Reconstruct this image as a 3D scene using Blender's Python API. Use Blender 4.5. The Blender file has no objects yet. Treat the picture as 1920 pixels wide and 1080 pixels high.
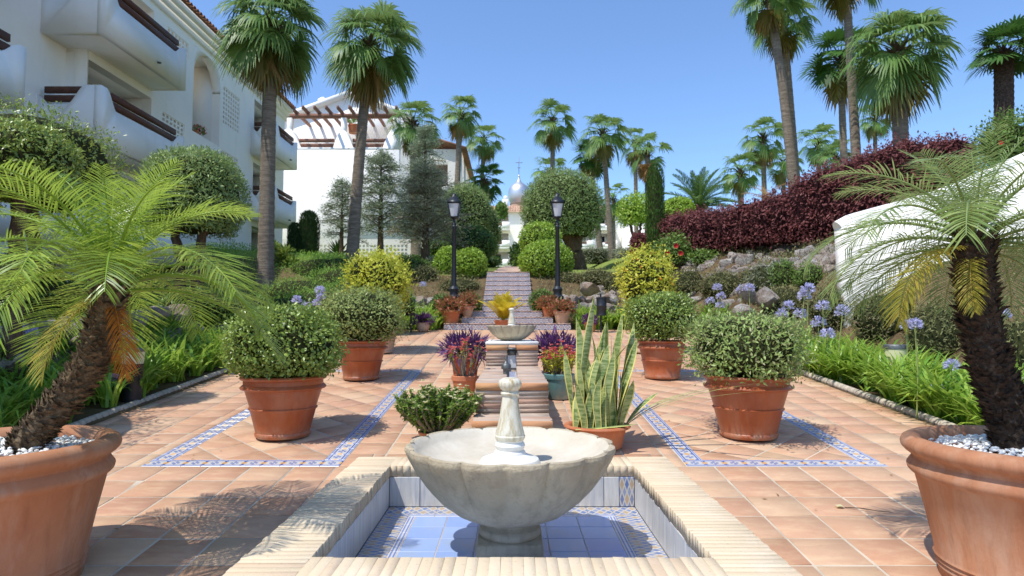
import bpy, bmesh, math, random
import numpy as np
from mathutils import Vector, Matrix

random.seed(7)
rng = np.random.default_rng(7)
R = math.radians
S = bpy.context.scene
COL = S.collection

# ------------------------------------------------------------------ camera, sky, sun, exposure
PITCH = R(3.2)
FPX = 1190.0
EYE = 1.5
cam_data = bpy.data.cameras.new('camera')
cam_data.sensor_width = 36.0
cam_data.lens = 36.0 * FPX / 1920.0
cam_data.clip_start = 0.05
cam_data.clip_end = 3000.0
cam_data.dof.use_dof = True
cam_data.dof.focus_distance = 4.2
cam_data.dof.aperture_fstop = 4.0
cam = bpy.data.objects.new('camera', cam_data)
COL.objects.link(cam)
cam.location = (0, 0, EYE)
cam.rotation_euler = (math.pi / 2 + PITCH, 0, 0)
S.camera = cam

SUN_DIR = Vector((0.25, 0.22, -0.62)).normalized()      # the way the light travels
world = bpy.data.worlds.new('World')
S.world = world
world.use_nodes = True
wt = world.node_tree
bg = wt.nodes['Background']
sky_tex = wt.nodes.new('ShaderNodeTexSky')
sky_tex.sky_type = 'NISHITA'
sky_tex.sun_disc = False
sky_tex.sun_elevation = math.asin(-SUN_DIR.z)
sky_tex.sun_rotation = math.atan2(-SUN_DIR.x, -SUN_DIR.y)
sky_tex.air_density = 0.9
sky_tex.dust_density = 0.3
sky_tex.ozone_density = 7.0
wt.links.new(sky_tex.outputs[0], bg.inputs[0])
bg.inputs[1].default_value = 0.15

sun_data = bpy.data.lights.new('sun', 'SUN')
sun_data.energy = 2.7
sun_data.angle = R(0.5)
sun_data.color = (1.0, 0.965, 0.91)
sun = bpy.data.objects.new('sun', sun_data)
COL.objects.link(sun)
sun.rotation_euler = SUN_DIR.to_track_quat('-Z', 'Y').to_euler()
sun.location = (-20, -20, 60)

vs = S.view_settings
vs.view_transform = 'Standard'
vs.look = 'None'
vs.gamma = 1.0
vs.use_curve_mapping = False
vs.exposure = 0.74
try:
    S.cycles.max_bounces = 8
    S.cycles.diffuse_bounces = 6
    S.cycles.transparent_max_bounces = 8
    S.cycles.use_denoising = True
except Exception:
    pass

# ------------------------------------------------------------------ small helpers
def at(px, py, d):
    """world point at ground distance d that the photograph shows at pixel (px, py)"""
    xc, yc = (px - 960) / FPX, (540 - py) / FPX
    dy = math.cos(PITCH) - yc * math.sin(PITCH)
    dz = math.sin(PITCH) + yc * math.cos(PITCH)
    t = d / dy
    return Vector((xc * t, d, EYE + dz * t))

def lin(h):
    v = [int(h[i:i + 2], 16) / 255 for i in (0, 2, 4)]
    return tuple(x / 12.92 if x <= 0.04045 else ((x + 0.055) / 1.055) ** 2.4 for x in v)

def rnd(a, b):
    return random.uniform(a, b)

class MB:
    """collects vertices and faces, then links them as one mesh object"""
    def __init__(self):
        self.V, self.L, self.T, self.M, self.A, self.n = [], [], [], [], [], 0
        self.UV = None
    def add(self, V, F, mi=0, r=0.5):
        V = np.asarray(V, dtype=np.float64).reshape(-1, 3)
        off = self.n
        self.V.append(V)
        self.n += len(V)
        if isinstance(F, np.ndarray):
            self.L.append((F + off).ravel())
            self.T.append(np.full(len(F), F.shape[1]))
            self.M.append(np.full(len(F), mi))
        else:
            for f in F:
                self.L.append(np.asarray(f) + off)
            self.T.append(np.array([len(f) for f in F]))
            self.M.append(np.full(len(F), mi))
        self.A.append(np.full(len(V), r) if np.isscalar(r) else np.asarray(r))
        return self
    def box(self, a, b, mi=0, r=0.5):
        x0, y0, z0 = a
        x1, y1, z1 = b
        V = [(x0, y0, z0), (x1, y0, z0), (x1, y1, z0), (x0, y1, z0), (x0, y0, z1), (x1, y0, z1), (x1, y1, z1), (x0, y1, z1)]
        return self.add(V, np.array([(0, 3, 2, 1), (4, 5, 6, 7), (0, 1, 5, 4), (1, 2, 6, 5), (2, 3, 7, 6), (3, 0, 4, 7)]), mi, r)
    def cbox(self, a, b, c=0.004, jit=0.0, mi=0, r=0.5):
        """box with chamfered upper edges and slightly uneven corners"""
        x0, y0, z0 = a
        x1, y1, z1 = b
        V = np.array([(x0, y0, z0), (x1, y0, z0), (x1, y1, z0), (x0, y1, z0),
                      (x0, y0, z1 - c), (x1, y0, z1 - c), (x1, y1, z1 - c), (x0, y1, z1 - c),
                      (x0 + c, y0 + c, z1), (x1 - c, y0 + c, z1), (x1 - c, y1 - c, z1), (x0 + c, y1 - c, z1)], float)
        if jit:
            V += rng.uniform(-jit, jit, V.shape)
        F = [(0, 3, 2, 1), (8, 9, 10, 11)]
        for i in range(4):
            j = (i + 1) % 4
            F += [(i, j, j + 4, i + 4), (i + 4, j + 4, j + 8, i + 8)]
        return self.add(V, np.array(F), mi, r)
    def tube(self, P, rad, seg=8, mi=0, r=0.5, cap=True):
        P = np.asarray(P, float)
        n = len(P)
        rad = np.full(n, rad) if np.isscalar(rad) else np.asarray(rad)
        T = np.gradient(P, axis=0)
        T /= np.linalg.norm(T, axis=1)[:, None] + 1e-9
        up = np.array([0, 0, 1.0]) if abs(T[0][2]) < 0.9 else np.array([1.0, 0, 0])
        V = []
        th = np.arange(seg) * 2 * math.pi / seg
        for i in range(n):
            a = np.cross(up, T[i]); a /= np.linalg.norm(a) + 1e-9
            b = np.cross(T[i], a)
            V.append(P[i] + rad[i] * (np.cos(th)[:, None] * a + np.sin(th)[:, None] * b))
        V = np.concatenate(V)
        i = np.arange(n - 1)[:, None] * seg
        j = np.arange(seg)[None, :]
        k = (j + 1) % seg
        F = np.stack([i + j, i + k, i + seg + k, i + seg + j], -1).reshape(-1, 4)
        self.add(V, F, mi, r)
        if cap:
            self.add(V[-seg:], [list(range(seg))], mi, r)
            self.add(V[:seg], [list(range(seg))[::-1]], mi, r)
        return self
    def lathe(self, prof, seg=32, c=(0, 0, 0), mi=0, fn=None, r=0.5):
        prof = np.asarray(prof, float)
        n = len(prof)
        th = np.arange(seg) * 2 * math.pi / seg
        Rr = np.repeat(prof[:, 0][:, None], seg, 1)
        Zz = np.repeat(prof[:, 1][:, None], seg, 1)
        if fn is not None:
            Rr, Zz = fn(Rr, Zz, th[None, :], np.arange(n)[:, None])
        V = np.stack([c[0] + Rr * np.cos(th), c[1] + Rr * np.sin(th), c[2] + Zz], -1).reshape(-1, 3)
        i = np.arange(n - 1)[:, None] * seg
        j = np.arange(seg)[None, :]
        k = (j + 1) % seg
        F = np.stack([i + j, i + k, i + seg + k, i + seg + j], -1).reshape(-1, 4)
        self.add(V, F, mi, r)
        if prof[0, 0] > 1e-4:
            self.add(V[:seg], [list(range(seg))[::-1]], mi, r)
        if prof[-1, 0] > 1e-4:
            self.add(V[-seg:], [list(range(seg))], mi, r)
        return self
    def mesh(self, name, mats, smooth=False):
        me = bpy.data.meshes.new(name)
        V = np.concatenate(self.V)
        L = np.concatenate(self.L).astype(np.int32)
        T = np.concatenate(self.T)
        me.vertices.add(len(V))
        me.vertices.foreach_set('co', V.ravel())
        me.loops.add(len(L))
        me.loops.foreach_set('vertex_index', L)
        me.polygons.add(len(T))
        st = np.concatenate([[0], np.cumsum(T)[:-1]]).astype(np.int32)
        me.polygons.foreach_set('loop_start', st)
        me.polygons.foreach_set('material_index', np.concatenate(self.M).astype(np.int32))
        if smooth:
            me.polygons.foreach_set('use_smooth', np.ones(len(T), bool))
        at_ = me.attributes.new('rnd', 'FLOAT', 'POINT')
        at_.data.foreach_set('value', np.concatenate(self.A).astype(np.float32))
        for m in (mats if isinstance(mats, (list, tuple)) else [mats]):
            me.materials.append(m)
        me.update(calc_edges=True)
        me.validate()
        if smooth and smooth is not True:
            try:
                me.set_sharp_from_angle(angle=R(smooth))
            except Exception:
                pass
        return me
    def build(self, name, mats, parent=None, smooth=False):
        return link(name, self.mesh(name, mats, smooth), parent)

def link(name, me, parent=None, loc=None, rot=None, scale=None):
    o = bpy.data.objects.new(name, me)
    COL.objects.link(o)
    if parent is not None:
        o.parent = parent
    if loc is not None:
        o.location = loc
    if rot is not None:
        o.rotation_euler = rot
    if scale is not None:
        o.scale = scale if hasattr(scale, '__len__') else (scale,) * 3
    return o

def tag(o, label=None, cat=None, group=None, kind=None):
    if label: o['label'] = label
    if cat: o['category'] = cat
    if group: o['group'] = group
    if kind: o['kind'] = kind
    return o

def thing(name, label, cat, loc=(0, 0, 0), rz=0.0, group=None, scale=None):
    o = link(name, None, None, loc, (0, 0, rz), scale)
    o.empty_display_size = 0.1
    return tag(o, label, cat, group)

def dup(root, loc=None, rz=None, label=None, group=None, scale=None):
    r = root.copy(); COL.objects.link(r)
    if loc is not None: r.location = loc
    if rz is not None: r.rotation_euler = (0, 0, rz)
    if scale is not None: r.scale = scale if hasattr(scale, '__len__') else (scale,) * 3
    if label: r['label'] = label
    if group: r['group'] = group
    for ch in list(root.children):
        c = ch.copy(); COL.objects.link(c); c.parent = r
        for g in list(ch.children):
            d = g.copy(); COL.objects.link(d); d.parent = c
    return r

# ------------------------------------------------------------------ materials
class G:
    def __init__(self, name):
        self.m = bpy.data.materials.new(name)
        self.m.use_nodes = True
        self.t = self.m.node_tree
        self.b = self.t.nodes['Principled BSDF']
        self.out = self.t.nodes['Material Output']
    def nd(self, ty, **kw):
        n = self.t.nodes.new(ty)
        for k, v in kw.items():
            setattr(n, k, v)
        return n
    def put(self, sock, v):
        if isinstance(v, bpy.types.NodeSocket):
            self.t.links.new(v, sock)
        elif v is not None:
            if hasattr(v, '__len__') and len(v) == 3 and sock.type == 'RGBA':
                v = (*v, 1)
            sock.default_value = v
    def m_(self, op, a, b=None, c=None, clamp=False):
        n = self.nd('ShaderNodeMath', operation=op, use_clamp=clamp)
        for i, v in enumerate((a, b, c)):
            if v is not None:
                self.put(n.inputs[i], v)
        return n.outputs[0]
    def mix(self, f, a, b, blend='MIX'):
        n = self.nd('ShaderNodeMix', data_type='RGBA', blend_type=blend)
        self.put(n.inputs[0], f); self.put(n.inputs[6], a); self.put(n.inputs[7], b)
        return n.outputs[2]
    def pos(self):
        return self.nd('ShaderNodeNewGeometry').outputs['Position']
    def obj(self):
        return self.nd('ShaderNodeTexCoord').outputs['Object']
    def uv(self):
        n = self.nd('ShaderNodeUVMap')
        s = self.nd('ShaderNodeSeparateXYZ')
        self.t.links.new(n.outputs[0], s.inputs[0])
        return s.outputs[0], s.outputs[1]
    def xyz(self, v):
        s = self.nd('ShaderNodeSeparateXYZ')
        self.put(s.inputs[0], v)
        return s.outputs
    def scale(self, v, s):
        n = self.nd('ShaderNodeMapping')
        self.put(n.inputs[0], v)
        n.inputs['Scale'].default_value = s
        return n.outputs[0]
    def noise(self, v, s, d=3.0, rough=0.55, w=None):
        n = self.nd('ShaderNodeTexNoise')
        if w is not None:
            n.noise_dimensions = '4D'
            self.put(n.inputs['W'], w)
        self.put(n.inputs['Vector'], v)
        n.inputs['Scale'].default_value = s
        n.inputs['Detail'].default_value = d
        n.inputs['Roughness'].default_value = rough
        return n.outputs[0]
    def ramp(self, f, stops, interp='LINEAR'):
        n = self.nd('ShaderNodeValToRGB')
        cr = n.color_ramp
        cr.interpolation = interp
        while len(cr.elements) < len(stops):
            cr.elements.new(0.5)
        for e, (p, c) in zip(cr.elements, stops):
            e.position = p
            e.color = (*c, 1) if hasattr(c, '__len__') else (c, c, c, 1)
        self.put(n.inputs[0], f)
        return n.outputs[0]
    def rv(self):
        """one random number per piece, for lone pieces and joined ones alike"""
        o = self.nd('ShaderNodeObjectInfo').outputs['Random']
        a = self.nd('ShaderNodeAttribute', attribute_name='rnd').outputs['Fac']
        return self.m_('FRACT', self.m_('ADD', o, a))
    def at_(self):
        return self.nd('ShaderNodeAttribute', attribute_name='rnd').outputs['Fac']
    def bump(self, h, st=0.3, dist=0.01):
        n = self.nd('ShaderNodeBump')
        n.inputs['Strength'].default_value = st
        n.inputs['Distance'].default_value = dist
        self.put(n.inputs['Height'], h)
        self.t.links.new(n.outputs[0], self.b.inputs['Normal'])
        return n.outputs[0]
    def fin(self, col, rough=0.7, spec=0.3, metal=0.0):
        self.put(self.b.inputs['Base Color'], col)
        self.put(self.b.inputs['Roughness'], rough)
        self.b.inputs['Specular IOR Level'].default_value = spec
        self.b.inputs['Metallic'].default_value = metal
        return self.m

def leafmat(name, cols, trans=0.3, rough=0.45, tcol=None, spec=0.35):
    g = G(name)
    o = g.nd('ShaderNodeObjectInfo').outputs['Random']
    f = g.m_('ADD', g.at_(), g.m_('MULTIPLY', g.m_('SUBTRACT', o, 0.5), 0.25))
    n = len(cols)
    col = g.ramp(f, [(i / max(1, n - 1), c) for i, c in enumerate(cols)])
    g.fin(col, rough, spec)
    if trans > 0:
        tr = g.nd('ShaderNodeBsdfTranslucent')
        g.put(tr.inputs[0], g.mix(0.55, col, tcol or tuple(min(1, 1.6 * x) for x in cols[-1])))
        mx = g.nd('ShaderNodeMixShader')
        mx.inputs[0].default_value = trans
        g.t.links.new(g.b.outputs[0], mx.inputs[1])
        g.t.links.new(tr.outputs[0], mx.inputs[2])
        g.t.links.new(mx.outputs[0], g.out.inputs[0])
    return g.m

def plain(name, col, rough=0.7, spec=0.3, metal=0.0, var=0.0, sc=3.0, bump=0.0, bs=40.0, bd=0.01):
    g = G(name)
    p = g.pos()
    c = col
    if var:
        c = g.mix(g.ramp(g.noise(p, sc, 5), [(0.3, 0.0), (0.7, 1.0)]), tuple(x * (1 - var) for x in col), tuple(min(1, x * (1 + var)) for x in col))
    if bump:
        g.bump(g.noise(p, bs, 4), bump, bd)
    return g.fin(c, rough, spec, metal)

M = {}
def mats():
    # paving
    g = G('terracotta_paver'); p = g.pos(); rv = g.rv()
    c = g.ramp(rv, [(0.0, lin('bb8e6f')), (0.18, lin('c19678')), (0.4, lin('c49b7d')), (0.55, lin('bd9072')), (0.7, lin('c7a283')), (0.86, lin('c8a888')), (1.0, lin('bc8d73'))])
    st = g.noise(g.scale(p, (1.2, 3.2, 1)), 5, 5, 0.6, g.m_('MULTIPLY', rv, 40))
    c = g.mix(g.m_('MULTIPLY', g.ramp(st, [(0.45, 0.0), (0.72, 1.0)]), 0.55), c, lin('dcbd96'))
    c = g.mix(g.m_('MULTIPLY', g.ramp(g.noise(p, 2.3, 5, 0.65, g.m_('MULTIPLY', rv, 17)), [(0.5, 0.0), (0.75, 1.0)]), 0.3), c, lin('ae7450'))
    c = g.mix(g.m_('MULTIPLY', g.ramp(g.noise(p, 90, 3), [(0.62, 0.0), (0.75, 1.0)]), 0.35), c, lin('8d6349'))
    g.bump(g.noise(p, 60, 5), 0.25, 0.004)
    M['paver'] = g.fin(c, g.ramp(g.noise(p, 7, 4), [(0.3, 0.5), (0.7, 0.75)]), 0.3)
    M['grout'] = plain('grout', lin('bfb19d'), 0.9, 0.2, var=0.2, sc=4, bump=0.2, bs=90)
    # painted tiles
    BLU, BL2, CRM, OCH = lin('34509c'), lin('6a84c2'), lin('c8c3ba'), lin('cf9d62')
    def tilemat(name, kind):
        g = G(name); u, v = g.uv(); rv = g.rv()
        # a nudge from tile to tile, as hand painting gives
        p = g.pos()
        a = g.m_('ABSOLUTE', g.m_('SUBTRACT', u, 0.5)); b = g.m_('ABSOLUTE', g.m_('SUBTRACT', v, 0.5))
        lt = lambda x, y: g.m_('LESS_THAN', x, y)
        gt = lambda x, y: g.m_('GREATER_THAN', x, y)
        AND = lambda x, y: g.m_('MULTIPLY', x, y)
        OR = lambda x, y: g.m_('MAXIMUM', x, y)
        if kind == 'border':
            # rails along both long edges, four-petal flowers with ochre spots between
            c = g.mix(g.m_('MULTIPLY', g.noise(p, 30, 3), 0.5), CRM, lin('c9c7cc'))
            rail = AND(gt(b, 0.29), lt(b, 0.36))
            rail2 = AND(gt(b, 0.41), lt(b, 0.47))
            d1 = g.m_('ADD', a, b)
            pet = AND(lt(d1, 0.24), gt(g.m_('ABSOLUTE', g.m_('SUBTRACT', a, b)), 0.045))
            u2 = g.m_('SUBTRACT', 0.5, a)
            och = lt(g.m_('ADD', g.m_('MULTIPLY', u2, u2), g.m_('MULTIPLY', b, b)), 0.022)
            tri = AND(lt(g.m_('ADD', u2, g.m_('SUBTRACT', 0.28, b)), 0.13), lt(b, 0.28))
            c = g.mix(och, c, OCH); c = g.mix(tri, c, BLU); c = g.mix(pet, c, BLU)
            c = g.mix(rail, c, BLU); c = g.mix(rail2, c, BL2)
        elif kind == 'riser':
            # interlaced diamonds
            c = g.mix(g.m_('MULTIPLY', g.noise(p, 25, 3), 0.6), lin('cdc6bf'), lin('b5aba6'))
            d1 = g.m_('ADD', a, b)
            ring = AND(gt(d1, 0.30), lt(d1, 0.44))
            core = lt(d1, 0.15)
            cor = gt(d1, 0.74)
            c = g.mix(ring, c, lin('5f6a96')); c = g.mix(core, c, lin('b07c60')); c = g.mix(cor, c, lin('656c90'))
            c = g.mix(gt(b, 0.46), c, lin('6c789f'))
        elif kind == 'basin_border':
            # checker of blue and ochre lozenges on cream
            c = g.mix(g.m_('MULTIPLY', g.noise(p, 20, 3), 0.6), lin('c8c1b4'), lin('b0adab'))
            fu = g.m_('ABSOLUTE', g.m_('SUBTRACT', g.m_('FRACT', g.m_('MULTIPLY', u, 3.0)), 0.5))
            fv = g.m_('ABSOLUTE', g.m_('SUBTRACT', g.m_('FRACT', g.m_('MULTIPLY', v, 2.0)), 0.5))
            d1 = g.m_('ADD', fu, fv)
            loz = lt(d1, 0.40)
            par = g.m_('ABSOLUTE', g.m_('SUBTRACT', g.m_('MODULO', g.m_('FLOOR', g.m_('MULTIPLY', u, 3.0)), 2.0), g.m_('FLOOR', g.m_('MULTIPLY', v, 2.0))))
            c = g.mix(loz, c, g.mix(par, lin('5f75a6'), lin('b39a7c')))
            c = g.mix(gt(d1, 0.66), c, lin('7a8bb4'))
            c = g.mix(g.m_('MULTIPLY', g.ramp(g.noise(p, 8, 4), [(0.5, 0.0), (0.7, 1.0)]), 0.5), c, lin('b5ad9e'))
        elif kind == 'stripe':
            c = g.mix(AND(gt(b, 0.12), lt(b, 0.34)), lin('c9c9cf'), lin('6f83b6'))
        elif kind == 'gutter':
            c = g.mix(g.m_('MULTIPLY', g.noise(p, 20, 3), 0.6), lin('d5d4d2'), lin('b3b3b8'))
            d1 = g.m_('ADD', a, b)
            c = g.mix(AND(gt(d1, 0.2), lt(d1, 0.4)), c, lin('40579c'))
            c = g.mix(gt(b, 0.42), c, lin('8a96bb'))
        g.bump(g.noise(p, 40, 2), 0.05, 0.003)
        return g.fin(c, 0.28 if kind != 'riser' else 0.4, 0.5)
    for k in ('border', 'riser', 'basin_border', 'stripe', 'gutter'):
        M[k] = tilemat(k + '_tile_glaze', k)
    g = G('pale_blue_glaze'); p = g.pos(); rv = g.rv()
    c = g.ramp(rv, [(0, lin('8aa4d8')), (0.5, lin('93acdd')), (1, lin('9cb4e0'))])
    c = g.mix(g.m_('MULTIPLY', g.ramp(g.noise(p, 4, 5, 0.6), [(0.5, 0.0), (0.75, 1.0)]), 0.55), c, lin('a3aeb4'))
    M['bluetile'] = g.fin(c, 0.22, 0.5)
    g = G('worn_white_tile'); p = g.pos()
    c = g.mix(g.ramp(g.noise(g.scale(p, (6, 6, 0.8)), 4, 5, 0.7), [(0.35, 0.0), (0.65, 1.0)]), lin('bdbdbb'), lin('d8d5ce'))
    c = g.mix(g.m_('MULTIPLY', g.ramp(g.noise(g.scale(p, (14, 14, 1)), 3, 5), [(0.55, 0.0), (0.7, 1.0)]), 0.6), c, lin('8f99ad'))
    M['whitetile'] = g.fin(c, 0.4, 0.4)
    # bricks
    g = G('cream_brick'); p = g.pos(); rv = g.rv()
    c = g.ramp(rv, [(0, lin('d6c2a2')), (0.3, lin('dcc9aa')), (0.6, lin('d4bf9f')), (0.85, lin('dac5a5')), (1, lin('cfb597'))])
    c = g.mix(g.m_('MULTIPLY', g.ramp(g.noise(p, 5, 5), [(0.5, 0.0), (0.72, 1.0)]), 0.4), c, lin('e4d6bf'))
    c = g.mix(g.m_('MULTIPLY', g.ramp(g.noise(p, 55, 4), [(0.6, 0.0), (0.72, 1.0)]), 0.5), c, lin('a8916f'))
    g.bump(g.noise(p, 70, 5), 0.5, 0.006)
    M['coping'] = g.fin(c, 0.85, 0.2)
    g = G('weathered_brick'); p = g.pos(); rv = g.rv()
    c = g.ramp(rv, [(0, lin('a79a8c')), (0.25, lin('b99d88')), (0.5, lin('c3ab96')), (0.7, lin('b5a493')), (0.85, lin('be9680')), (1, lin('a8917f'))])
    c = g.mix(g.m_('MULTIPLY', g.ramp(g.noise(g.scale(p, (1, 1, 4)), 6, 5), [(0.45, 0.0), (0.7, 1.0)]), 0.5), c, lin('cbbcab'))
    g.bump(g.noise(p, 60, 5), 0.5, 0.008)
    M['brick'] = g.fin(c, 0.85, 0.2)
    g = G('orange_brick'); p = g.pos(); rv = g.rv()
    c = g.ramp(rv, [(0, lin('c08860')), (0.5, lin('cc9c6e')), (1, lin('b98262'))])
    g.bump(g.noise(p, 60, 5), 0.4, 0.006)
    M['nosing'] = g.fin(c, 0.8, 0.2)
    M['mortar'] = plain('mortar', lin('ab9c8a'), 0.95, 0.1, var=0.2, sc=10)
    # stone
    g = G('carved_limestone'); p = g.pos()
    c = g.mix(g.ramp(g.noise(p, 3, 6, 0.6), [(0.35, 0.0), (0.65, 1.0)]), lin('b8a88c'), lin('cfc1a5'))
    c = g.mix(g.m_('MULTIPLY', g.ramp(g.noise(g.scale(p, (5, 5, 0.9)), 3, 6, 0.65), [(0.48, 0.0), (0.66, 1.0)]), 0.5), c, lin('a0917a'))
    c = g.mix(g.m_('MULTIPLY', g.ramp(g.noise(p, 45, 4), [(0.58, 0.0), (0.7, 1.0)]), 0.35), c, lin('a48f6e'))
    g.bump(g.noise(p, 55, 6, 0.7), 0.8, 0.018)
    M['stone'] = g.fin(c, 0.85, 0.2)
    g = G('bowl_inside'); p = g.pos()
    c = g.mix(g.ramp(g.noise(p, 5, 6, 0.65), [(0.35, 0.0), (0.65, 1.0)]), lin('c3b8a4'), lin('d3cab8'))
    g.bump(g.noise(p, 40, 5), 0.4, 0.008)
    M['stone_in'] = g.fin(c, 0.85, 0.2)
    g = G('pale_marble'); p = g.pos()
    c = g.mix(g.ramp(g.noise(g.scale(p, (8, 8, 1.4)), 4, 6, 0.7), [(0.45, 0.0), (0.68, 1.0)]), lin('dad3bf'), lin('ab9668'))
    g.bump(g.noise(p, 45, 4), 0.2, 0.004)
    M['marble'] = g.fin(c, 0.5, 0.4)
    M['marble_base'] = plain('white_marble', lin('dfdcd3'), 0.5, 0.4, var=0.05)
    g = G('limestone_rock'); p = g.pos(); rv = g.rv()
    c = g.ramp(rv, [(0, lin('bdb6ac')), (0.5, lin('cdc7be')), (0.78, lin('bfa792')), (1, lin('b0a294'))])
    c = g.mix(g.ramp(g.noise(p, 5, 6, 0.7), [(0.4, 0.0), (0.65, 1.0)]), c, lin('8a7463'))
    c = g.mix(g.m_('MULTIPLY', g.ramp(g.noise(p, 2.0, 5), [(0.5, 0.0), (0.7, 1.0)]), 0.6), c, lin('d3cec6'))
    g.bump(g.noise(p, 9, 8, 0.75), 1.0, 0.14)
    M['rock'] = g.fin(c, 0.9, 0.15)
    M['pebble'] = plain('white_pebble', lin('eae7e0'), 0.7, 0.3, var=0.12, sc=30)
    # pots
    def pot(name, ca, cb, rough, spec=0.4, chalk=0.0):
        g = G(name); p = g.pos()
        c = g.mix(g.ramp(g.noise(g.scale(p, (2, 2, 1)), 2.6, 6, 0.6), [(0.3, 0.0), (0.7, 1.0)]), ca, cb)
        if chalk:
            c = g.mix(g.m_('MULTIPLY', g.ramp(g.noise(g.scale(p, (3, 3, 0.7)), 2.2, 6, 0.65), [(0.45, 0.0), (0.7, 1.0)]), chalk), c, lin('cbb59f'))
            c = g.mix(g.m_('MULTIPLY', g.ramp(g.noise(g.scale(p, (9, 9, 0.8)), 2.0, 6, 0.7), [(0.5, 0.0), (0.68, 1.0)]), chalk * 0.8), c, tuple(x * 0.55 for x in ca))
        # dust splashed up the foot of the pot
        zz = g.xyz(g.obj())[2]
        sp = g.m_('MULTIPLY', g.m_('SUBTRACT', 1.0, g.m_('DIVIDE', zz, 0.13), clamp=True), g.ramp(g.noise(p, 11, 5, 0.7), [(0.38, 0.0), (0.62, 1.0)]))
        c = g.mix(g.m_('MULTIPLY', sp, 0.6), c, lin('b09a82'))
        g.bump(g.noise(p, 50, 4), 0.2, 0.005)
        return g.fin(c, rough, spec)
    M['pot'] = pot('glazed_terracotta', lin('9c4d28'), lin('b36136'), 0.42, 0.45, 0.16)
    M['pot_matte'] = pot('chalky_terracotta', lin('a66f50'), lin('b78260'), 0.8, 0.2, 0.4)
    M['pot_pale'] = pot('pale_terracotta', lin('bf9a80'), lin('cbac92'), 0.85, 0.2, 0.4)
    M['pot_small'] = pot('orange_terracotta', lin('b5663f'), lin('c57a52'), 0.7, 0.3, 0.15)
    M['pot_red'] = pot('red_plastic', lin('a0442b'), lin('a8502f'), 0.5, 0.4)
    M['pot_teal'] = pot('teal_glaze', lin('5f8480'), lin('6c908b'), 0.35, 0.5)
    M['soil'] = plain('soil', lin('4a3a2d'), 0.95, 0.1, var=0.4, sc=12, bump=0.8, bs=30, bd=0.03)
    # walls
    g = G('white_render'); p = g.pos()
    c = g.mix(g.ramp(g.noise(p, 0.8, 5), [(0.35, 0.0), (0.7, 1.0)]), lin('f1ece2'), lin('f7f2e9'))
    c = g.mix(g.m_('MULTIPLY', g.ramp(g.noise(g.scale(p, (1.5, 1.5, 0.25)), 1.5, 6), [(0.55, 0.0), (0.8, 1.0)]), 0.25), c, lin('c9c4ba'))
    g.bump(g.noise(g.scale(p, (1, 1, 2.2)), 3.5, 6, 0.6), 0.25, 0.04)
    M['wall'] = g.fin(c, 0.9, 0.15)
    M['gloom'] = plain('window_glass', (0.03, 0.035, 0.04), 0.12, 0.6)
    M['wood'] = plain('brown_wood', lin('5b3a2c'), 0.6, 0.3, var=0.2, sc=8)
    M['wood2'] = plain('faded_wood', lin('8a6250'), 0.7, 0.3, var=0.2, sc=8)
    M['roof'] = plain('clay_roof_tile', lin('9a6f56'), 0.85, 0.2, var=0.35, sc=4)
    M['roof_far'] = plain('pale_clay_roof', lin('c39e83'), 0.85, 0.2, var=0.25, sc=2)
    M['iron'] = plain('black_iron', lin('22262c'), 0.42, 0.5, var=0.2, sc=20)
    M['opal'] = plain('opal_glass', lin('dddfe3'), 0.3, 0.5)
    M['cream'] = plain('cream_plastic', lin('d8d2a4'), 0.5, 0.4)
    M['silver'] = plain('silver_metal', (0.6, 0.61, 0.63), 0.48, 0.5, 0.9, var=0.08, sc=1.0)
    M['grey_metal'] = plain('grey_metal', lin('6d6f6c'), 0.5, 0.5, 0.6, var=0.3, sc=30)
    # ground
    g = G('garden_soil'); p = g.pos()
    c = g.mix(g.ramp(g.noise(p, 1.2, 6, 0.7), [(0.35, 0.0), (0.65, 1.0)]), lin('5b4836'), lin('7a6a4c'))
    yy = g.xyz(p)[1]
    lawn = g.ramp(g.m_('ADD', yy, g.m_('MULTIPLY', g.noise(p, 0.4, 4), 4.0)), [(0.0, 0.0), (1.0, 1.0)])
    lawn = g.m_('GREATER_THAN', g.m_('ADD', yy, g.m_('MULTIPLY', g.noise(p, 0.6, 4), 3.0)), 21.0)
    gr = g.mix(g.ramp(g.noise(p, 6, 6, 0.7), [(0.35, 0.0), (0.65, 1.0)]), lin('6e7f38'), lin('8f9a50'))
    c = g.mix(lawn, c, gr)
    g.bump(g.noise(p, 14, 6, 0.7), 0.8, 0.05)
    M['ground'] = g.fin(c, 0.95, 0.1)
    M['path'] = plain('pink_paving', lin('c4a692'), 0.85, 0.2, var=0.2, sc=3)
    M['kerb'] = plain('concrete_roll', lin('b5aa98'), 0.9, 0.2, var=0.25, sc=12, bump=0.4, bs=60)
    # bark
    def bark(name, ca, cb, s, br=0.9):
        g = G(name); p = g.obj()
        c = g.mix(g.ramp(g.noise(g.scale(p, s), 6, 6, 0.7), [(0.35, 0.0), (0.65, 1.0)]), ca, cb)
        g.bump(g.noise(g.scale(p, s), 9, 6, 0.7), br, 0.05)
        return g.fin(c, 0.9, 0.15)
    M['bark_palm'] = bark('grey_palm_bark', lin('6f6254'), lin('9a8c7a'), (0.6, 0.6, 4))
    M['bark_dark'] = bark('dark_palm_bark', lin('4a3d32'), lin('6d5c4b'), (0.7, 0.7, 5))
    M['bark_shag'] = bark('shaggy_palm_bark', lin('5e4d3b'), lin('a08a6c'), (3, 3, 5))
    M['bark_black'] = bark('black_palm_bark', lin('3a2e26'), lin('6a594b'), (3, 3, 5))
    M['bark'] = bark('brown_bark', lin('4b3b2e'), lin('7a6652'), (4, 4, 1))
    # leaves
    f = lambda *h: [lin(x) for x in h]
    M['fan'] = leafmat('fan_palm_leaf', f('40602c', '567838', '728f48', '96ac68'), 0.28)
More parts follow.
